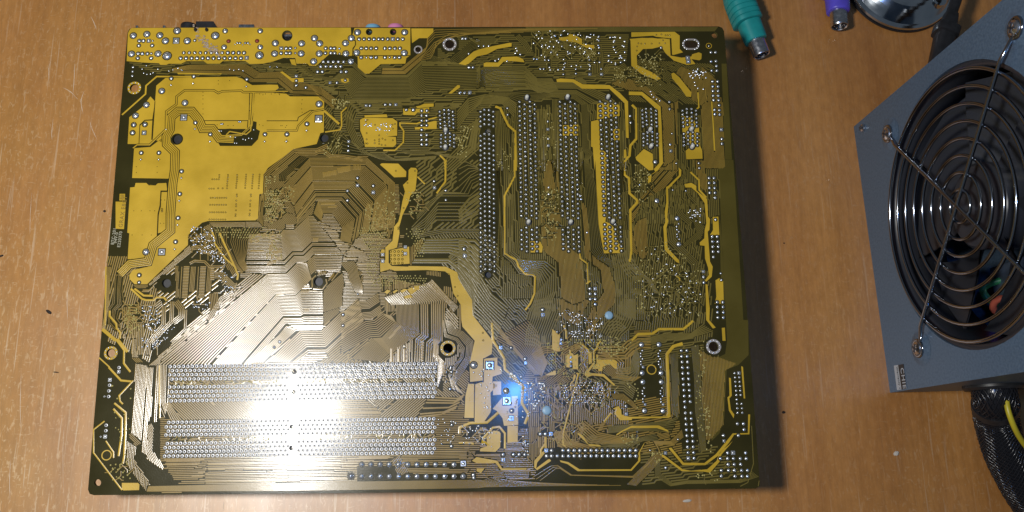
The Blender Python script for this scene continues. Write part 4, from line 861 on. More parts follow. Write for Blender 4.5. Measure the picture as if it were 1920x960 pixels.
# ================================================================== solder joints, sockets' pins
joints('Z', '148,272 335,252 515,268 592,345,46 1282,272,52 1420,208,35 1405,432,35 122,525 490,522 615,552,58 1905,208,35 1905,432,35 1895,545,52 755,205,48 895,345,46', 44, 'big')
joints('Z', '742,342,40,square 362,345,24,square 232,345 287,345 225,410 410,410 215,522 272,522 343,522 210,585 395,585 1457,510 1532,510 1608,510 1682,510 1718,580,24,square 415,345,13 398,520,15 1000,340,18', 24)
joints('Z', ' '.join('%d,585' % (803 + 76 * k) for k in range(12)), 24); joints('Z', ' '.join('%d,510,20' % (847 + 76 * k) for k in range(8)), 20, 'dome')
joints('Z', '1467,350 1862,347', 26, 'red'); joints('Z', '1590,375 1627,375 1698,375 1735,375 1555,395,8 1660,400,8 1765,395,8', 15)
joints('B', '52,195 210,197 48,258 207,258 287,165 318,197 508,165 473,195 316,258 475,258 282,305 505,305 545,130 828,130 540,252 826,254', 19, 'big')
joints('B', '88,226,10,square 117,226 142,226 87,255 118,255 140,255 172,225,6 172,255,6 355,226 385,226 407,226 437,228,6 352,255 385,255 408,255 437,258,6 340,307 370,307 400,307 430,307 462,307 324,335 355,335 385,335 415,335 445,335 305,367 334,367 447,367 477,367 555,171 585,171 615,171 644,171 673,171 697,171 727,171 757,171,11,square 787,171 817,171 568,226 597,226 627,226 657,226 710,226 740,226 770,226 800,226 568,281 598,281,6 627,281 656,281 710,281 738,281,6 769,281 797,281', 10)
joints('A', '523,482 662,553 430,565 365,630', 18, 'big'); joints('A', '655,640,18,square 355,685,13 348,733,13 422,683,13 417,733,12,square 580,407 715,395 1033,412 725,672 815,742 1142,742 1272,742 400,853 506,853', 11)
joints('A', '578,447 711,437 1030,455 722,710 812,785 1140,785 1270,785 397,893 504,893', 10, 'star'); joints('B', '240,720 120,783', 10, 'star'); joints('E', '640,108 628,245 617,390 600,535', 10, 'star')
joints('B', '315,560 ', 19, 'big'); joints('B', '312,648,20,square 242,680,12 122,742,12', 12); joints('E', '642,68 631,204 621,348 606,491 388,691 387,735,9', 11); joints('E', '428,552', 18, 'big'); joints('E', '523,552,18,square', 18)
joints('A', '350,340 348,366 346,392', 8); joints('A', '888,680 880,680 995,667 985,667 1172,337 1213,337', 5)
# memory sockets: four of four rows, split by the key
MEMR = [(T('I', 505, 247), T('J', 900, 230)), (T('I', 517, 268), T('J', 890, 252)), (T('I', 503, 290), T('J', 892, 274)), (T('I', 515, 313), T('J', 880, 297)),
        (T('I', 503, 355), T('J', 895, 338)), (T('I', 514, 380), T('J', 885, 360)), (T('I', 500, 404), T('J', 892, 382)), (T('I', 511, 428), T('J', 880, 405)),
        (T('I', 498, 542), T('J', 885, 523)), (T('I', 485, 566), T('J', 878, 547)), (T('I', 496, 588), T('J', 890, 568)), (T('I', 483, 609), T('J', 878, 591)),
        (T('I', 491, 654), T('J', 890, 634)), (T('I', 479, 676), T('J', 880, 657)), (T('I', 488, 698), T('J', 888, 680)), (T('I', 476, 721), T('J', 876, 702))]
for a, b_ in MEMR:
    n = round((b_[0] - a[0]) / 8.15)
    sk = [i for i in range(n) if abs(a[0] + (b_[0] - a[0]) * i / (n - 1) - 550) < 9]
    row(a, b_, n, 3.3, 'ring', sk)
def gridrows(cols, pitch, r=2.7, skip=(), kind='pin'):
    for a, b_ in cols:
        n = round((b_[1] - a[1]) / pitch) + 1
        row(a, b_, n, r, kind, [i for i in range(n) if any(s0 < a[1] + (b_[1] - a[1]) * i / (n - 1) < s1 for s0, s1 in skip)])
gridrows([(T('C', 131, 607), T('G', 133, 668)), (T('C', 154, 595), T('G', 160, 655)), (T('C', 182, 597), T('G', 188, 657)), (T('C', 208, 607), T('G', 215, 668))], 9.0, skip=((241, 250),))
gridrows([(T('C', 365, 547), T('G', 379, 535)), (T('C', 395, 563), T('G', 410, 548)), (T('C', 427, 547), T('G', 442, 533)), (T('C', 456, 563), T('G', 471, 548))], 9.0, skip=((411, 423),))
gridrows([(T('C', 607, 547), T('G', 628, 533)), (T('C', 638, 560), T('G', 660, 548)), (T('C', 670, 547), T('G', 692, 533)), (T('C', 698, 560), T('G', 724, 548))], 9.0, skip=((411, 423),))
gridrows([(T('C', 848, 545), T('G', 882, 530)), (T('C', 880, 557), T('G', 912, 546)), (T('C', 911, 543), T('G', 945, 530)), (T('C', 941, 557), T('G', 977, 546))], 9.0, skip=((411, 421),))
for t, xs, ys in (('D', (205, 228, 258, 287), 590), ('D', (447, 472, 500, 528), 590), ('B', (1038, 1065, 1092, 1117), 597)):
    for k, x in enumerate(xs):
        o = 10 if k in (0, 3) else 0
        for j in range(5): joint(T(t, x + j * 1.2, ys + o + 23.5 * j), 2.6, 'pin')
        for j in range(4): joint(T(t, x + 8, ys + o + 140 + 23 * j), 2.6, 'pin')
row(T('L', 388, 162), T('L', 425, 732), 20, 3, skip=()); row(T('L', 417, 162), T('L', 455, 732), 20, 3, skip=(10,))
joints('L', '425,732,9,square 670,281 692,281,8,square 672,304 695,304 674,327 697,327 676,350 699,350 678,374 700,374 680,397 703,397 681,421 683,443 707,443 684,467 709,467 686,491 711,491', 6.5)
joints('L', '685,549 717,549 720,580 690,611 611,611 613,640,7,square 633,703 662,703,10,square 728,703 633,733 664,733 700,733 732,733 636,764 668,764 702,764 595,733 638,796 669,796 707,796 738,796 600,796 672,827 709,827 738,827 600,826 304,704,8,square 305,782,8 223,690,5 370,632,5 95,455,8 97,497,8,square', 9)
joints('L', '177,131 270,130 181,280 280,280 184,328 282,328 193,480 291,481', 13, 'big')
for o, s in ((0, '182,162 173,177 173,192 183,206 174,220 175,235 185,249,6,square'), (94, '182,162 173,177 173,192 183,206 174,220 175,235 185,249,6,square'), (0, '192,360 183,375 183,390 194,403 185,418 186,433 196,447,6,square'), (95, '192,360 183,375 183,390 194,403 185,418 186,433 196,447,6,square')):
    joints('L', ' '.join(','.join([str(int(q.split(',')[0]) + o)] + q.split(',')[1:]) for q in s.split()), 5.5)
joints('H', '606,108 636,108 607,138 638,138 609,168 640,168 610,197 642,197 643,227 625,460 655,460 627,490 659,490 628,520 661,520 630,550 662,550 633,582 655,853 689,853 656,882 690,882 657,914 692,914 659,945 692,945 573,702 575,735 572,670,9,square 676,680,7 680,720,8 645,358,9', 9.5)
joints('H', '415,350 425,505 293,245', 14, 'big'); joints('H', '424,383 412,400 415,418 426,430 415,445 416,460 428,475 388,180 410,20 467,185 190,150', 6)
joints('D', '617,250 645,250 618,305 648,303 651,332 622,360 653,360 627,425 658,425 628,455 660,455 630,482 660,482 631,510 662,510 634,537 664,537 667,567 640,595 668,597 641,622 670,624 680,714,10,square 683,770 684,799', 9.5)
joints('D', '478,283 482,305', 12, 'square'); joints('D', '368,548 370,590 384,738,6 373,803 376,842,9,square 284,908,13 133,632 136,672 318,222 545,915 548,945 605,212,6', 8)
joints('K', '463,690,9,square 492,690 465,720 492,720 522,720', 10)
for k in range(14): joint(T('K', 552 + 29.7 * k, 690), 3.6); joint(T('K', 552 + 29.7 * k, 720), 3.6)
joints('K', '432,603 459,603 487,603,9,square 235,712 290,712 320,712 350,712 252,375,17 281,480,10 235,740,9,square 285,745,6', 10)
joints('K', '80,238,17,big 165,240,19,square 255,428,19,square 278,520,11,square 222,147,8,square 278,147 352,205 355,228,7,square', 8)
for k in range(12): joint(T('J', 503 + 48.8 * k, 828), 4.5, 'big')
for k in range(11): joint(T('J', 503 + 48.8 * k, 765), 4.5, 'big')
joints('J', '1040,760,13,square 447,826,15 975,250,7 978,275,7 970,365,8 980,555,8 978,668,8 952,580,4 926,610,4 926,655,4', 8)
for s in (660, 730, 770, 800): pass
joints('K', '25,760,13,square 25,827,13 78,820,10 80,835,9', 10)
joints('B', '1158,494 1187,494 1217,494,9,square 712,564 742,564 775,564,9,square 597,570,8,square 620,570 838,595,9 880,595,11 930,600 962,600 930,630 960,630 930,660 960,660 930,688 960,688 930,715 928,746 960,746 930,775 960,775 930,803 960,803 178,393,9,square 178,420 178,448 235,462 380,433,8,square 422,433 492,785,8,square 490,812,6 490,840 1175,168 1195,168 1213,340 1238,340 472,418,8', 9)
joints('C', '784,295 784,325 786,352 787,382,9,square 841,155 841,180 842,220 842,255 845,310 855,350 857,382,9,square 902,270 902,298 975,280 972,310 450,290 470,290 518,297 540,297 490,350 510,350 627,352 628,382 703,350 703,378 12,490 38,490 68,490,9,square 25,165 45,168 65,342 88,342 292,585 294,625 535,665 535,712,8,square 537,768 537,810,8,square 575,150 555,250', 7)
joints('G', '788,772 818,772,10,square 788,803 820,803 790,835 820,835 820,866 33,533 37,575,10,square 505,898 505,930,8,square', 10)
joints('F', '545,108,9 545,153,9,square 640,155,9 640,195,10,square 485,185,9 485,243,9 1005,127,8 1007,167,9,square 1075,183,8 1075,240,8 1185,535,9 1187,577,9,square 832,522,9,square 832,562,9,square 696,568,9,square 696,607,9,square 118,0,1', 9)
joints('N', '1228,765,10', 10); joints('R', '20,175,15 18,293,15 1190,765,12', 12)
joints('U', '100,120,18 103,178,18,square 260,362,12 302,450,12,square 300,490,13,square 408,640,9,square 408,690,9,square 408,735,9,square', 12)
joints('I', '187,317,9,square 185,345 181,375 180,405 158,405,5 167,557 165,586 162,617,9,square 138,618,5 235,252,9 234,274,8,square', 9, 'ring')
joints('Q', '375,472,14 315,530,13', 13)
JOINT = [j for j in JOINT if j[0] > 0.8]
JOINT.sort(key=lambda j: -j[0])
for k, (r, p, kind) in enumerate(JOINT[:300]):       # the 300 largest, each a part
    mb = MB(); joint_mesh(p, r, kind, mb); mb.build('solder_joint', MOB)
mb = MB()
for r, p, kind in JOINT[300:]: joint_mesh(p, r, kind, mb)
mb.build('solder_joint', MOB, 'stuff')
print('joints', len(JOINT), 'traces verts', len(TR.v))
TR.build('copper_track', MOB, 'stuff'); VIA.build('via', MOB, 'stuff'); GAP.build('track_clearance', MOB, 'stuff')

# plated mounting holes
def annulus(mb, c_, r0, r1, z0, z1, key, n=28, ry=0):
    vs = []
    for r, z in ((r1, z0), (r1, z1), (r0, z1), (r0, z0)):
        for i in range(n):
            a = 2 * PI * i / n; vs.append((c_.x + r * math.cos(a) + ry * (1 if math.cos(a) > 0 else -1), c_.y + r * math.sin(a), z))
    mb.add(vs, [(i + j * n, (i + 1) % n + j * n, (i + 1) % n + (j + 1) * n, i + (j + 1) * n) for j in range(3) for i in range(n)], key)
for (x, y, r), key in ((HOLES[0], 'cop'), (HOLES[1], 'dull'), (HOLES[2], 'cop'), (HOLES[3], 'cop'), (HOLES[4], 'dull'), (HOLES[12], 'dull')):
    mb = MB(); c_ = bd((x, y)); R0 = r * PX
    annulus(mb, c_, R0 * 1.02, R0 * 1.52, 0.02 * MM, .12 * MM, key)
    o = mb.build('mounting_ring', MOB)
    for k in range(10):
        a = 2 * PI * k / 10 + .2; p = Vector((c_.x + R0 * 1.3 * math.cos(a), c_.y + R0 * 1.3 * math.sin(a)))
        vs = [(p.x + R0 * .17 * q * math.cos(2 * PI * i / 7), p.y + R0 * .17 * q * math.sin(2 * PI * i / 7), z) for q, z in ((1, .12 * MM), (.5, .3 * MM)) for i in range(7)]
        mb2 = MB(); mb2.add(vs, [(i, (i + 1) % 7, (i + 1) % 7 + 7, i + 7) for i in range(7)] + [tuple(range(7, 14))], 'tin', True); mb2.build('solder_bump', o)
mb = MB(); c_ = bd((1295.5, 83)); annulus(mb, c_, 8.3 * PX, 12 * PX, .02 * MM, .12 * MM, 'dull', 30, 5.2 * PX); ring = mb.build('mounting_ring', MOB)
for k in range(12):
    a = 2 * PI * k / 12 + .2; p = Vector((c_.x + 10.4 * PX * math.cos(a) + 5.2 * PX * (1 if math.cos(a) > 0 else -1), c_.y + 10.4 * PX * math.sin(a)))
    vs = [(p.x + 1.6 * PX * q * math.cos(2 * PI * i / 7), p.y + 1.6 * PX * q * math.sin(2 * PI * i / 7), z) for q, z in ((1, .12 * MM), (.5, .3 * MM)) for i in range(7)]
    mb2 = MB(); mb2.add(vs, [(i, (i + 1) % 7, (i + 1) % 7 + 7, i + 7) for i in range(7)] + [tuple(range(7, 14))], 'tin', True); mb2.build('solder_bump', ring)
for x, y, r in ((200, 853.5, 9), (1221.5, 693, 9)) + (() if False else ((1329, 86, 6),)):                                  # fiducial rings
    mb = MB(); annulus(mb, bd((x, y)), r * PX * .8, r * PX, .02 * MM, .1 * MM, 'cop'); mb.build('fiducial_ring', MOB)
    via((x, y), 1.6, 'tin')
for x, y, r in HOLES[5:9]:                            # dark bare ring round each cooler hole
    mb = MB(); annulus(mb, bd((x, y)), r * PX * 1.01, (r + 2.4) * PX, .01 * MM, .085 * MM, 'sub'); mb.build('clearance_ring', MOB)

# plastic pegs of the sockets, poking through
def peg(p, r, h, key, lean=(0, 0)):
    mb = MB(); c_ = bd(p); R = r * PX
    prof = [(-.4 * MM, R), (h * .6, R), (h * .86, R * .82), (h, R * .4)]
    lathe(mb, prof, Vector((c_.x, c_.y, 0)), Vector((lean[0], lean[1], 1)), key, 14); mb.build('retaining_peg', MOB)
for x, y in ((988, 184), (1064, 183), (1140, 183), (991, 417), (1070, 417), (1149, 416), (836, 245), (835.5, 277), (1219, 244), (1220.5, 275), (1296, 243), (1297.5, 276)):
    peg((x, y), 3.9, 2.6 * MM, 'white', (.03, .1))
    mb = MB(); annulus(mb, bd((x, y)), 3.9 * PX, 6.2 * PX, .01 * MM, .11 * MM, 'black', 16); mb.build('peg_hole_rim', MOB)
for x, y, r in ((1141.5, 591.5, 7.5), (1025, 769.5, 8)): peg((x, y), r, 1.2 * MM, 'bluepeg')

# printed lettering at the left edge
def text(s, p, ang, size, parent, key='silk', z=.07 * MM, ext=0.02 * MM, name='lettering', mtx=None):
    cu = bpy.data.curves.new(name, 'FONT'); cu.body = s; cu.size = size; cu.align_x = 'LEFT'; cu.align_y = 'BOTTOM'; cu.extrude = ext; cu.space_character = 1.12; cu.offset = size * .012; cu.resolution_u = 3
    o = bpy.data.objects.new(name, cu); COL.objects.link(o); bpy.context.view_layer.update()
    me = bpy.data.meshes.new_from_object(o); bpy.data.objects.remove(o); bpy.data.curves.remove(cu)
    me.materials.clear(); me.materials.append(M[key]); o = bpy.data.objects.new(name, me); COL.objects.link(o); o.parent = parent
    if mtx: o.matrix_local = mtx
    else:
        c_ = bd(p); o.location = (c_.x, c_.y, z); o.rotation_euler = (0, 0, ang)
    return o
an = math.radians(87)
for s, p in (('BTC-201', (215.0, 459)), ('94V-0', (220.5, 456.5)), ('E220370', (226.8, 464))): text(s, p, an, 2.05 * MM, MOB)
text('GRAX E8G1', (231.6, 427), math.radians(86.5), 2.75 * MM, MOB, 'trk', ZG + .01 * MM); text('88', (233.2, 374.5), math.radians(86.5), 2.4 * MM, MOB, 'trk', ZG + .01 * MM)

# smear of dust across the port area, thin and ragged
mb = MB()
for _ in range(150):
    t = random.random(); cx, cy = 366 + 46 * t, 58 + 46 * t ** .8 if t > .1 else 50 + 70 * t
    p = bd((cx + random.gauss(0, 1.8 + 3.4 * math.sin(PI * min(t, .9))), cy + random.gauss(0, 2.2))); r = random.uniform(.12, .5) * MM; a0 = random.random() * 6
    vs = [(p.x + r * random.uniform(.6, 1.3) * math.cos(a0 + 2 * PI * i / 6) * 1.5, p.y + r * random.uniform(.6, 1.3) * math.sin(a0 + 2 * PI * i / 6), ZH + random.uniform(.01, .12) * MM) for i in range(6)]
    mb.add(vs, [tuple(range(6))], 'dust')
mb.build('dust_smear', MOB, 'stuff')

# what stands under the board: rear ports along the top edge and the sockets that hold it up
def under(name, x0, x1, y0, y1, h, key, chamf=0, out=0):      # measured corners on the board, height down from it
    a, b_ = bd((x0, y0)), bd((x1, y1)); mb = MB()
    box(mb, a.x, b_.x, b_.y, a.y + out, -1.65 * MM - h, -1.65 * MM, key, .4 * MM); return mb.build(name, MOB)
top = 51
def port_ring(px, key, r, zc, out, name, back=12):
    mb = MB(); a = bd((px, top)); o = Vector((a.x, a.y - back * MM, -1.7 * MM - r))
    lathe(mb, [(0, r), (back * MM + out - .8 * MM, r), (back * MM + out, r * .93), (back * MM + out, r * .55), (.5 * MM, r * .5)], o, Vector((0, 1, 0)), key, 24); return mb.build(name, MOB)
under('keyboard_port', 262, 318, 52, 96, 27 * MM, 'nickel')
mb = MB()
for px in (255.5, 306.5):
    a = bd((px, 51)); box(mb, a.x - .6 * MM, a.x + .6 * MM, a.y - .5 * MM, a.y + 1.3 * MM, -2.4 * MM, -.6 * MM, 'nickel')
mb.build('port_shell_tab', MOB)
port_ring(346, 'black', 4.2 * MM, 1.4 * MM, 4.2 * MM, 'coaxial_jack')
mb = MB(); a, b_ = bd((364, 51)), bd((406, 51)); z = -1.7 * MM
L = [(a.x, a.y - 10 * MM), (b_.x, a.y - 10 * MM), (b_.x, a.y - .1 * MM), (b_.x - 2.4 * MM, a.y + 4.2 * MM), (a.x, a.y + 4.2 * MM)]
prism(mb, [L], z - 9 * MM, z, 'black'); mb.build('optical_port', MOB)
under('parallel_port', 330, 460, 62, 96, 15 * MM, 'nickel')
a = bd((445, 50.5)); mb = MB(); box(mb, a.x, bd((474, 50)).x, a.y - 12 * MM, a.y + 2.4 * MM, -3.4 * MM, -1.9 * MM, 'nickel'); mb.build('serial_port', MOB)
under('network_port', 500, 570, 60, 100, 31 * MM, 'nickel'); under('usb_port', 585, 650, 60, 100, 31 * MM, 'nickel')
under('audio_jack_block', 668, 765, 60, 108, 33.3 * MM, 'black')
port_ring(696.5, 'jblue', 3.3 * MM * 1.25, 2.0 * MM, 3.1 * MM, 'audio_jack', 1); port_ring(739.5, 'jpink', 3.3 * MM * 1.3, 2.0 * MM, 3.3 * MM, 'audio_jack', 1)
for x0, x1, y0, y1 in ((896, 934, 205, 512), (968, 1012, 186, 474), (1044, 1090, 186, 474), (1120, 1168, 186, 474)): under('expansion_slot', x0, x1, y0, y1, 14.5 * MM, 'ivory')
for y0, y1 in ((684, 712), (724, 750), (786, 816), (828, 858)): under('memory_socket', 300, 828, y0, y1, 22 * MM, 'black')
under('processor_socket', 440, 640, 320, 500, 8 * MM, 'ivory'); under('power_socket', 668, 880, 862, 900, 24 * MM, 'ivory'); under('drive_socket', 1270, 1308, 655, 865, 14 * MM, 'black'); under('floppy_socket', 1014, 1196, 838, 866, 14 * MM, 'black')
for x, y in ((332, 261), (608, 259), (597, 528), (312, 531)): under('socket_post', x - 12, x + 12, y - 12, y + 12, 6 * MM, 'black')
under('chipset_cooler', 640, 760, 560, 640, 20 * MM, 'black'); under('slot_latch', 905, 925, 236, 256, 10 * MM, 'black'); under('slot_latch', 905, 925, 506, 524, 10 * MM, 'black')
for x, y in ((692, 60), (737, 60), (538, 67)): under('jack_body', x - 9, x + 9, y - 3, y + 14, 8 * MM, 'black')
for p, l in (((367, 57), 3), ((388, 57), 3)):          # two cut black pins at the optical port
    mb = MB(); c_ = bd(p); lathe(mb, [(0, 3.2 * PX), (.8 * MM, 3 * PX), (1.4 * MM, 2 * PX)], Vector((c_.x, c_.y, 0)), Vector((0, .25, 1)), 'black', 10); mb.build('port_pin', MOB)

# ================================================================== the power supply, standing on its side
m, nt, b = mat('galvanised_steel', (0.25, 0.3, 0.36), 0.46, 0.55)
vary(nt, b, (0.105, 0.17, 0.255), (0.15, 0.228, 0.33), 900, 5, rvar=(0.40, 0.54), bump=.12, bscale=2500); M['steel'] = m
m, nt, b = mat('grille_wire', (0.30, 0.33, 0.38), 0.13, 1.0); M['wire'] = m
m, nt, b = mat('fan_black', (0.026, 0.028, 0.034), 0.32); M['fan'] = m
m, nt, b = mat('dark_inside', (0.02, 0.021, 0.024), 0.6); M['inside'] = m
m, nt, b = mat('aluminium', (0.35, 0.45, 0.62), 0.35, 0.9); M['alu'] = m
m, nt, b = mat('sticker_silver', (0.42, 0.45, 0.48), 0.5); M['stick'] = m
m, nt, b = mat('braid', (0.010, 0.010, 0.012), 0.22); M['braid'] = m
m, nt, b = mat('yellow_wire', (0.45, 0.37, 0.02), 0.4); M['ywire'] = m
for k, c_ in (('gwire', (0.03, 0.2, 0.07)), ('rwire', (0.35, 0.08, 0.05)), ('bwire', (0.02, 0.05, 0.4))): m, nt, b = mat(k, c_, 0.45); M[k] = m
pa, pb = Vector((0.2372, 0.0784, 0)), Vector((0.2396, -0.0703, 0))
PO = (pa + pb) / 2; PY = (pa - pb).normalized(); PXX = Vector((PY.y, -PY.x, 0))   # PXX points into the box
PROT = math.atan2(PXX.y, PXX.x); HL = (pa - pb).length / 2; PHT, PD = 0.162, 0.088
PSU = thing('power_supply', 'grey steel computer power supply standing on its side with a wire fan grille', 'power supply', PO, (0, 0, PROT))
def psu_at(u, off=0.0):                              # measured point on the fan face -> local (y, z)
    d = ray(u); o = PO + PXX * off; t = (o - CAM).dot(PXX) / d.dot(PXX); q = CAM + d * t - PO
    return q.dot(PY), q.z
FC, FR = (0.001, 0.0855), 0.0635
def lay(mb):                                          # turn face-plane geometry (y, z, outwards) into box-local coordinates
    mb.v = [(-w_, y, z) for y, z, w_ in mb.v]; return mb
mb = MB(); prism(mb, [[(-HL, 0), (HL, 0), (HL, PHT), (-HL, PHT)], circ(FC, FR, 64)], -1.0 * MM, 0, 'steel'); lay(mb)
mb.f = [f[::-1] for f in mb.f]; mb.build('fan_panel', PSU)
mb = MB()
box(mb, .001, PD, HL - .001, HL, 0, PHT, 'steel'); box(mb, .001, PD, -HL, -HL + .001, 0, PHT, 'steel'); box(mb, .001, PD, -HL + .001, HL - .001, 0, .001, 'steel')
box(mb, .001, PD, -HL + .001, HL - .001, PHT - .001, PHT, 'steel'); box(mb, PD - .001, PD, -HL + .001, HL - .001, .001, PHT - .001, 'steel'); mb.build('case', PSU)
mb = MB(); box(mb, .0842, .0856, -HL + .006, HL - .006, .008, PHT - .008, 'inside'); mb.build('inner_board', PSU)
# fan: ring, hub, blades
X1 = Vector((1, 0, 0)); FO = Vector((0, FC[0], FC[1]))
mb = MB(); n = 56
for r0, r1, x0, x1 in ((FR + .0003, FR - .0022, .0012, .026),):
    vs = []
    for r, x in ((r0, x0), (r1, x0), (r1 - .0008, x0 + .003), (r1 - .0008, x1), (r0, x1)):
        for i in range(n): a = 2 * PI * i / n; vs.append((x, FC[0] + r * math.cos(a), FC[1] + r * math.sin(a)))
    mb.add(vs, [(i + j * n, (i + 1) % n + j * n, (i + 1) % n + (j + 1) * n, i + (j + 1) * n) for j in range(4) for i in range(n)], 'fan', True)
fan = mb.build('fan_frame', PSU)
mb = MB(); lathe(mb, [(.006, .001), (.006, .018), (.0075, .0195), (.024, .0195)], FO, X1, 'fan', 36); mb.build('fan_hub', fan)
blade = None
for k in range(7):
    if blade is None:
        mb = MB(); vs = []
        for i in range(7):
            t = i / 6; r = .0195 + (FR - .0055 - .0195) * t; w0 = .30 + .13 * t
            for s in (0, 1, 2): a = (s - 1) * w0 + .28 * t; vs.append((.009 + .011 * s / 2 * (1 - .25 * t), r * math.cos(a), r * math.sin(a)))
        vs += [(x + .0009, y, z) for x, y, z in vs]; fs = [(i * 3 + s, i * 3 + s + 1, i * 3 + s + 4, i * 3 + s + 3) for i in range(6) for s in range(2)]
        mb.add(vs, fs + [tuple(q + 21 for q in f[::-1]) for f in fs], 'fan', True); blade = mb.build('fan_blade', fan)
    else:
        b2 = blade.copy(); COL.objects.link(b2); b2.parent = fan
        blade = b2
    blade.location = FO; blade.rotation_euler = (2 * PI * k / 7 + .2, 0, 0)
# wire grille
gr = MB()
GC = (0.0006, 0.0868)
RR = [.0073 + .00749 * k for k in range(8)]
def face_ring(mb, c_, r, x, wr):
    tube(mb, [(x, c_[0] + r * math.cos(2 * PI * i / 72), c_[1] + r * math.sin(2 * PI * i / 72)) for i in range(72)], wr, 'wire', 8, True, True)
mb = MB(); face_ring(mb, GC, RR[-1], -.0022, .0009); grille = mb.build('grille', PSU)
for r in RR[:-1]:
    mb = MB(); face_ring(mb, GC, r, -.0022, .0008); mb.build('grille_ring', grille)
SCREW = [psu_at((1662, 251), -.002), psu_at((1901, 52), -.002), psu_at((1719, 653), -.002)]
s3x = (2 * GC[0] - SCREW[0][0], 2 * GC[1] - SCREW[0][1]); SCREW.append(s3x)
def loop_end(s):
    d = Vector((GC[0] - s[0], GC[1] - s[1])).normalized(); u = Vector((-d.y, d.x)); r = .0040
    return [(-.0012, s[0] + (d.x * math.cos(a) + u.x * math.sin(a)) * r, s[1] + (d.y * math.cos(a) + u.y * math.sin(a)) * r) for a in [PI * 2 * k / 16 + .25 for k in range(16)]]
for a, b_, x in ((0, 3, -.0036), (1, 2, -.0036)):
    mb = MB(); A_, B_ = SCREW[a], SCREW[b_]
    dA = Vector((GC[0] - A_[0], GC[1] - A_[1])).normalized()
    p0 = Vector((A_[0], A_[1])) + dA * .0042; dB = Vector((GC[0] - B_[0], GC[1] - B_[1])).normalized(); p1 = Vector((B_[0], B_[1])) + dB * .0042
    e0 = p0 + dA * .009; e1 = p1 + dB * .009
    pts = loop_end(A_)[::-1] + [(-.0014, p0.x, p0.y), (x, e0.x, e0.y), (x, e1.x, e1.y), (-.0014, p1.x, p1.y)] + loop_end(B_)
    tube(mb, pts, .0009, 'wire', 8); mb.build('grille_spoke', grille)
def screw(s, r=.0034, x=-.0016):
    mb = MB(); o = Vector((0, s[0], s[1])); lathe(mb, [(0, r * .9), (-x, r), (-x + .0009, r * .9), (-x + .0016, r * .5), (-x + .0017, .0001)], o, Vector((-1, 0, 0)), 'nickel', 18); q = mb.build('screw', PSU)
    mb = MB()
    for a in (.5, .5 + PI / 2):
        d = Vector((0, math.cos(a), math.sin(a))) * r * .6; u = Vector((0, -math.sin(a), math.cos(a))) * r * .14; c_ = o + Vector((x - .00185, 0, 0))
        mb.add([c_ + d + u, c_ - d + u, c_ - d - u, c_ + d - u, c_ + d + u + X1 * .0006, c_ - d + u + X1 * .0006, c_ - d - u + X1 * .0006, c_ + d - u + X1 * .0006], [(0, 1, 2, 3), (0, 4, 5, 1), (1, 5, 6, 2), (2, 6, 7, 3), (3, 7, 4, 0)], 'fan')
    mb.build('cross_slot', q)
for s in SCREW: screw(s)
screw(psu_at((1619, 240)), .0022, -.0002)
# raised dimples pressed into the sheet round each grille screw
for s in SCREW[:3]:
    mb = MB(); o = Vector((0, s[0], s[1])); vs = []; n = 24; pr = ((.0085, 0), (.0066, .0004), (.0052, .0011), (.001, .0012))
    for r, h in pr:
        for i in range(n): a = 2 * PI * i / n; vs.append((-.0001 - h, o.y + r * math.cos(a), o.z + r * math.sin(a)))
    mb.add(vs, [(i + j * n, i + (j + 1) * n, (i + 1) % n + (j + 1) * n, (i + 1) % n + j * n) for j in range(3) for i in range(n)], 'steel', True); mb.build('pressed_dimple', PSU)
# heat sink fins and loose wires seen through the lower right of the fan
for k, (x, y) in enumerate(((1890, 505), (1896, 535), (1900, 568), (1905, 600))):
    yy, zz = psu_at((x, y), .045); mb = MB(); box(mb, .038, .082, yy - .0075, yy + .0015, zz - .004, zz + .03, 'alu', .0006); mb.build('heat_sink_fin', PSU)
for (x0, y0, x1, y1), key in (((1860, 530, 1862, 565), 'gwire'), ((1872, 585, 1892, 560), 'rwire'), ((1878, 605, 1896, 612), 'bwire')):
    a = psu_at((x0, y0), .036); b_ = psu_at((x1, y1), .036); mb = MB(); tube(mb, spline([(.06, a[0], a[1] + .02), (.036, *a), (.035, *b_), (.06, b_[0] - .02, b_[1] + .01)], 6), .0017, key, 8); mb.build('inner_wire', PSU)
# sticker at the lower corner
q = [psu_at(p) for p in ((1676.5, 685.5), (1694.5, 682.5), (1700, 728.5), (1682.5, 731.5))]; qm = psu_at((1684.5, 684.2)); qn = psu_at((1691, 730.2))
def facequad(mb, pts, w_, key):
    v = [(-.0002 - w_, y, z) for y, z in pts]; v0 = [(-.0001, y, z) for y, z in pts]; nn = len(pts)
    mb.add(v0 + v, [tuple(range(nn, 2 * nn))[::-1]] + [(i, i + nn, (i + 1) % nn + nn, (i + 1) % nn) for i in range(nn)], key)
mb = MB(); facequad(mb, [q[0], qm, qn, q[3]], 0, 'stick'); stk = mb.build('warranty_sticker', PSU)
mb = MB(); facequad(mb, [qm, q[1], q[2], qn], 0, 'black'); mb.build('black_band', stk)
def facetext(s, p0, p1, size, key, name='lettering'):
    a, b_ = Vector(psu_at(p0)), Vector(psu_at(p1)); d = (b_ - a).normalized(); ex = Vector((0, d.x, d.y)); ez = Vector((-1, 0, 0)); ey = ez.cross(ex)
    mt = Matrix((ex, ey, ez)).transposed().to_4x4(); mt.translation = Vector((-.00028, a.x, a.y))
    o = text(s, None, 0, size, stk, key, mtx=mt, name=name); o.data.transform(Matrix.Scale((b_ - a).length / max(1e-6, max(v.co.x for v in o.data.vertices)), 4)); return o
facetext('CHIE', (1687.5, 690), (1692.8, 729.5), .005, 'stick'); facetext('Warranty v', (1680.3, 688), (1686.5, 730), .002, 'black')
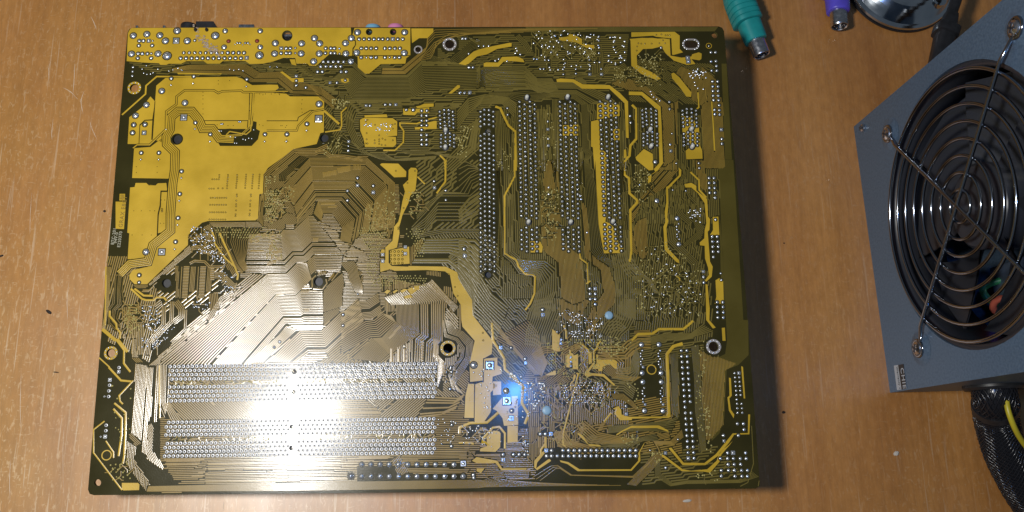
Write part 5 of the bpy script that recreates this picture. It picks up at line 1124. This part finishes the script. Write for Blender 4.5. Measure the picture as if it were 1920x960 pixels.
# outlet for the cables on the near side
ex = at_z((1858, 728), .052)
def plocal(v): r = v - PO; return Vector((r.dot(PXX), r.dot(PY), r.z))
exl = plocal(CAM + ray((1862, 722)) * ((PO - PY * HL - CAM).dot(PY) / ray((1862, 722)).dot(PY)))
mb = MB(); lathe(mb, [(-.001, .0135), (.0012, .0135), (.0024, .0125), (.0024, .009), (0, .009)], Vector((exl.x, -HL, exl.z)), Vector((0, -1, 0)), 'black', 28); mb.build('cable_grommet', PSU)

# braided cable sleeve leaving the supply and dropping to the table
zq = exl.z + 0
E0 = PO + PXX * exl.x + PY * (-HL) + Vector((0, 0, exl.z))
path = [E0 + PY * .004, E0 - PY * .006, at_z((1868, 785), max(.016, zq - .010)), at_z((1886, 850), max(.014, zq * .55)), at_z((1925, 925), .014), at_z((1985, 1000), .012), at_z((2075, 1060), .012)]
SP = spline(path, 12)
slv = thing('cable_sleeve', 'thick black braided sleeve of cables leaving the power supply', 'cable', SP[-1])
SR = .0093
def sub(pts, o): return [Vector(p) - o for p in pts]
mb = MB(); tube(mb, sub(SP, SP[-1]), SR, 'braid', 20); mb.build('cable_bundle', slv)
mb = MB(); fr = []; pu = None
for i, p in enumerate(SP):
    t = (SP[min(i + 1, len(SP) - 1)] - SP[max(i - 1, 0)]).normalized()
    if pu is None: u, v = frame_of(t)
    else: u = (pu - t * pu.dot(t)).normalized(); v = u.cross(t).normalized()
    pu = u; fr.append((p, u, v))
cum = [0]
for i in range(1, len(SP)): cum.append(cum[-1] + (SP[i] - SP[i - 1]).length)
NS = 26
def along(s):
    i = 0
    while i < len(cum) - 2 and cum[i + 1] < s: i += 1
    f = (s - cum[i]) / (cum[i + 1] - cum[i]); return [fr[i][k].lerp(fr[i + 1][k], f) for k in range(3)]
steps = int(cum[-1] / .0013); AL = [along(cum[-1] * i / steps) for i in range(steps + 1)]
for sgn in (1, -1):
    for k in range(NS):
        pts = []
        for i, (p, u, v) in enumerate(AL):
            a = 2 * PI * k / NS + sgn * cum[-1] * i / steps / .0085
            rr = SR + .00036 + .00034 * sgn * math.cos(i * .0013 / .0085 * NS / 1.0 + k * PI)
            pts.append(p + (u * math.cos(a) + v * math.sin(a)) * rr - SP[-1])
        tube(mb, pts, .00034, 'braid', 5, True)
mb.build('braid_weave', slv, 'stuff')
p, u, v = along(.016); mb = MB(); tt = (along(.02)[0] - along(.012)[0]).normalized(); lathe(mb, [(-.0018, SR + .0004), (-.0018, SR + .0012), (.0018, SR + .0012), (.0018, SR + .0004)], p - SP[-1], tt, 'black', 26)
hd = p - SP[-1] - u * 0; mb.build('cable_tie', slv)
yw = [E0 + PXX * .0095 + PY * .002 + Vector((0, 0, .004)), at_z((1888, 748), zq + .008), at_z((1898, 792), zq + .008), at_z((1922, 835), zq), at_z((1965, 880), zq * .7), at_z((2010, 900), zq * .6)]
ys = spline(yw, 8); mb = MB(); tube(mb, sub(ys, ys[-1]), .0013, 'ywire', 8); o = mb.build('yellow_wire', None, None, ys[-1]); tag(o, 'thin yellow wire curving out beside the black braided sleeve', 'wire')

# mains lead plugged into the far side
mb = MB(); z0 = .030
c0 = at_z((1776, 62), z0); c1 = at_z((1790, 20), z0); 
q0 = at_z((1768, 78), .026); q1 = at_z((1784, 26), .026)
lead = thing('mains_lead', 'black mains lead with moulded plug behind the power supply', 'power cord', (q0.x, q0.y, 0.016))
lo = Vector((q0.x, q0.y, 0.016)); ax = (q1 - q0); ax.z = 0; L = ax.length; axn = ax.normalized()
lathe(mb, [(-.016, .0036), (-.004, .0044), (L * .20, .0050), (L * .22, .0062), (L * .50, .0062), (L * .52, .0042), (L * .9, .0036), (L, .0032)], q0 - lo, axn, 'black', 24, 4); mb.build('plug_body', lead)
mb = MB(); tube(mb, sub(spline([q0 + axn * L * .96, q0 + axn * (L + .018), at_z((1786, -25), .022), at_z((1800, -80), .012), at_z((1830, -120), .006)], 8), lo), 0.0030, 'black', 14); mb.build('cord', lead)

# ================================================================== mouse and keyboard plugs
def ps2(name, label, tip, back, key, sc=1.0, grip=True):
    m1, nt_, b_ = mat(name + '_plastic', key, 0.42); vary(nt_, b_, tuple(c * .9 for c in key), tuple(min(1, c * 1.08) for c in key), 200, bump=.08, bscale=2500); M[name] = m1
    zc = .0085; t = at_z(tip, zc); k = at_z(back, zc); ax = (k - t); ax.z = 0; ax.normalize(); side = ax.cross(Vector((0, 0, 1)))
    o = Vector((t.x, t.y, 0)); th = thing(name + '_plug', label, 'plug', o); c_ = Vector((0, 0, zc))
    mb = MB(); n = 26
    lathe(mb, [(.009, .0040), (.0004, .0040), (0, .0043), (0, .0046), (.0005, .0048), (.010, .0048)], c_, ax, 'nickel', n); mb.build('metal_shell', th)
    mb = MB(); lathe(mb, [(.0022, .0003), (.0022, .0041), (.008, .0041)], c_, ax, 'black', n); ins = mb.build('pin_insert', th)
    for kk in range(6):
        a = 2 * PI * kk / 6 + .5; mb = MB(); u, v = frame_of(ax); lathe(mb, [(.0006, .0003), (.0008, .00045), (.004, .00045)], c_ + (u * math.cos(a) + v * math.sin(a)) * .0026, ax, 'nickel', 8); mb.build('pin', ins)
    mb = MB(); lathe(mb, [(.0090, .0050), (.0092, .0058), (.0098, .0061), (.0205, .0064), (.021, .0062)], c_, ax, name, n, 2.6); mb.build('barrel', th)
    mb = MB(); pr = [(.0206, .0060), (.0208, .0072)]; x = .0208
    for q in range(5): pr += [(x + .0003, .0079), (x + .0024, .0080), (x + .0027, .0074), (x + .0031, .0074)]; x += .0031
    pr += [(x + .001, .0078), (x + .006, .0070), (x + .010, .0056), (x + .018, .0042), (x + .03, .0036)]
    lathe(mb, pr, c_ + side * (-.0006), ax, name, n, 3.2); mb.build('grip', th)
    mb = MB(); base = c_ + ax * (x + .029); tube(mb, spline([base, base + ax * .02 - Vector((0, 0, .003)), base + ax * .06 - Vector((0, 0, .0055))], 6), .0025, name, 12); mb.build('cord', th)
ps2('green_mini_connector', 'green round plug with ribbed grip and bare metal shell, right of the circuit board', (1428.5, 104), (1391, 10), (0.012, 0.26, 0.25))
ps2('violet_mini_connector', 'violet plug with metal shell lying against the chrome base', (1574, 50), (1568, -20), (0.10, 0.075, 0.55))

# ================================================================== chrome foot
CC = at_z((1683, -32), 0); chrome = thing('chrome_base', 'round polished chrome foot with stepped rings at the top edge of the table', 'stand base', (CC.x, CC.y, 0))
R_ = (at_z((1683, 62), 0) - CC).length; s = R_ / .034; Z0 = Vector((0, 0, 1))
mb = MB(); lathe(mb, [(0, R_ - .001), (.001, R_), (.0022, R_)], Vector(), Z0, 'black', 72); mb.build('rubber_rim', chrome)
mb = MB(); pr = [(.0022, R_ - .0012), (.0032, R_ - .0004), (.0044, R_ - .0008), (.0050, R_ - .0022)]
for k in range(9): f = k / 8; pr.append((.0052 + .0085 * math.sin(f * PI / 2) ** 1.0, R_ - .003 - (R_ * .36) * f))
rr = pr[-1][1]; pr += [(.0136, rr - .001), (.0128, rr - .002), (.0132, rr - .0034), (.016, rr - .007), (.0185, rr - .012), (.0190, .004), (.019, .0005)]
lathe(mb, pr, Vector(), Z0, 'chrome', 96); mb.build('dished_cover', chrome)
mb = MB(); a = math.radians(-48); lathe(mb, [(.0090, .0042), (.0125, .0040), (.0130, .0030), (.0131, .0003)], Vector((R_ * .73 * math.cos(a), R_ * .73 * math.sin(a), 0)), Z0, 'chrome', 24); mb.build('stud', chrome)

# ================================================================== crumbs on the table
def crumb(p, l, w_, ang, key, label):
    mb = MB(); rnd_ = random.Random(int(p[0])); n = 9; vs = []
    for z, s in ((0, 1), (w_ * .5, .8), (w_ * .7, .35)):
        for i in range(n):
            a = 2 * PI * i / n; k = s * rnd_.uniform(.8, 1.15); x, y = l * math.cos(a) * k, w_ * math.sin(a) * k; vs.append((x * math.cos(ang) - y * math.sin(ang), x * math.sin(ang) + y * math.cos(ang), z + .0001))
    mb.add(vs, [(i + j * n, (i + 1) % n + j * n, (i + 1) % n + (j + 1) * n, i + (j + 1) * n) for j in range(2) for i in range(n)] + [tuple(range(2 * n, 3 * n))], key)
    o = mb.build('crumb', None, None, at_z(p, 0)); tag(o, label, 'crumb', 'crumbs on the table')
m, nt, b = mat('crumb_dark', (0.02, 0.012, 0.008), 0.8); M['cdark'] = m
m, nt, b = mat('crumb_pale', (0.5, 0.45, 0.38), 0.9); M['cpale'] = m
crumb((92, 585), .0017, .0008, -.6, 'cdark', 'larger dark crumb on the bare table left of the circuit board')
crumb((105, 698), .0015, .0003, -.1, 'cdark', 'thin dark sliver on the table below the larger crumb')
crumb((196, 396), .0008, .0006, -.4, 'cdark', 'tiny dark speck on the table beside the board printing')
crumb((1469, 773), .0010, .0008, 0, 'cdark', 'small dark speck at the edge of the shadow right of the board')
crumb((1288, 939), .0024, .0008, .1, 'cpale', 'ragged pale crumb on the table below the board')
crumb((1470, 456), .0005, .0004, 0, 'cdark', 'pinhead dark speck on the bare table right of the board')
crumb((1680, 850), .0016, .0012, .5, 'cpale', 'pale crumbly blob on the table below the power supply')
crumb((2, 480), .0012, .0006, .3, 'cdark', 'dark speck at the far left edge of the table')
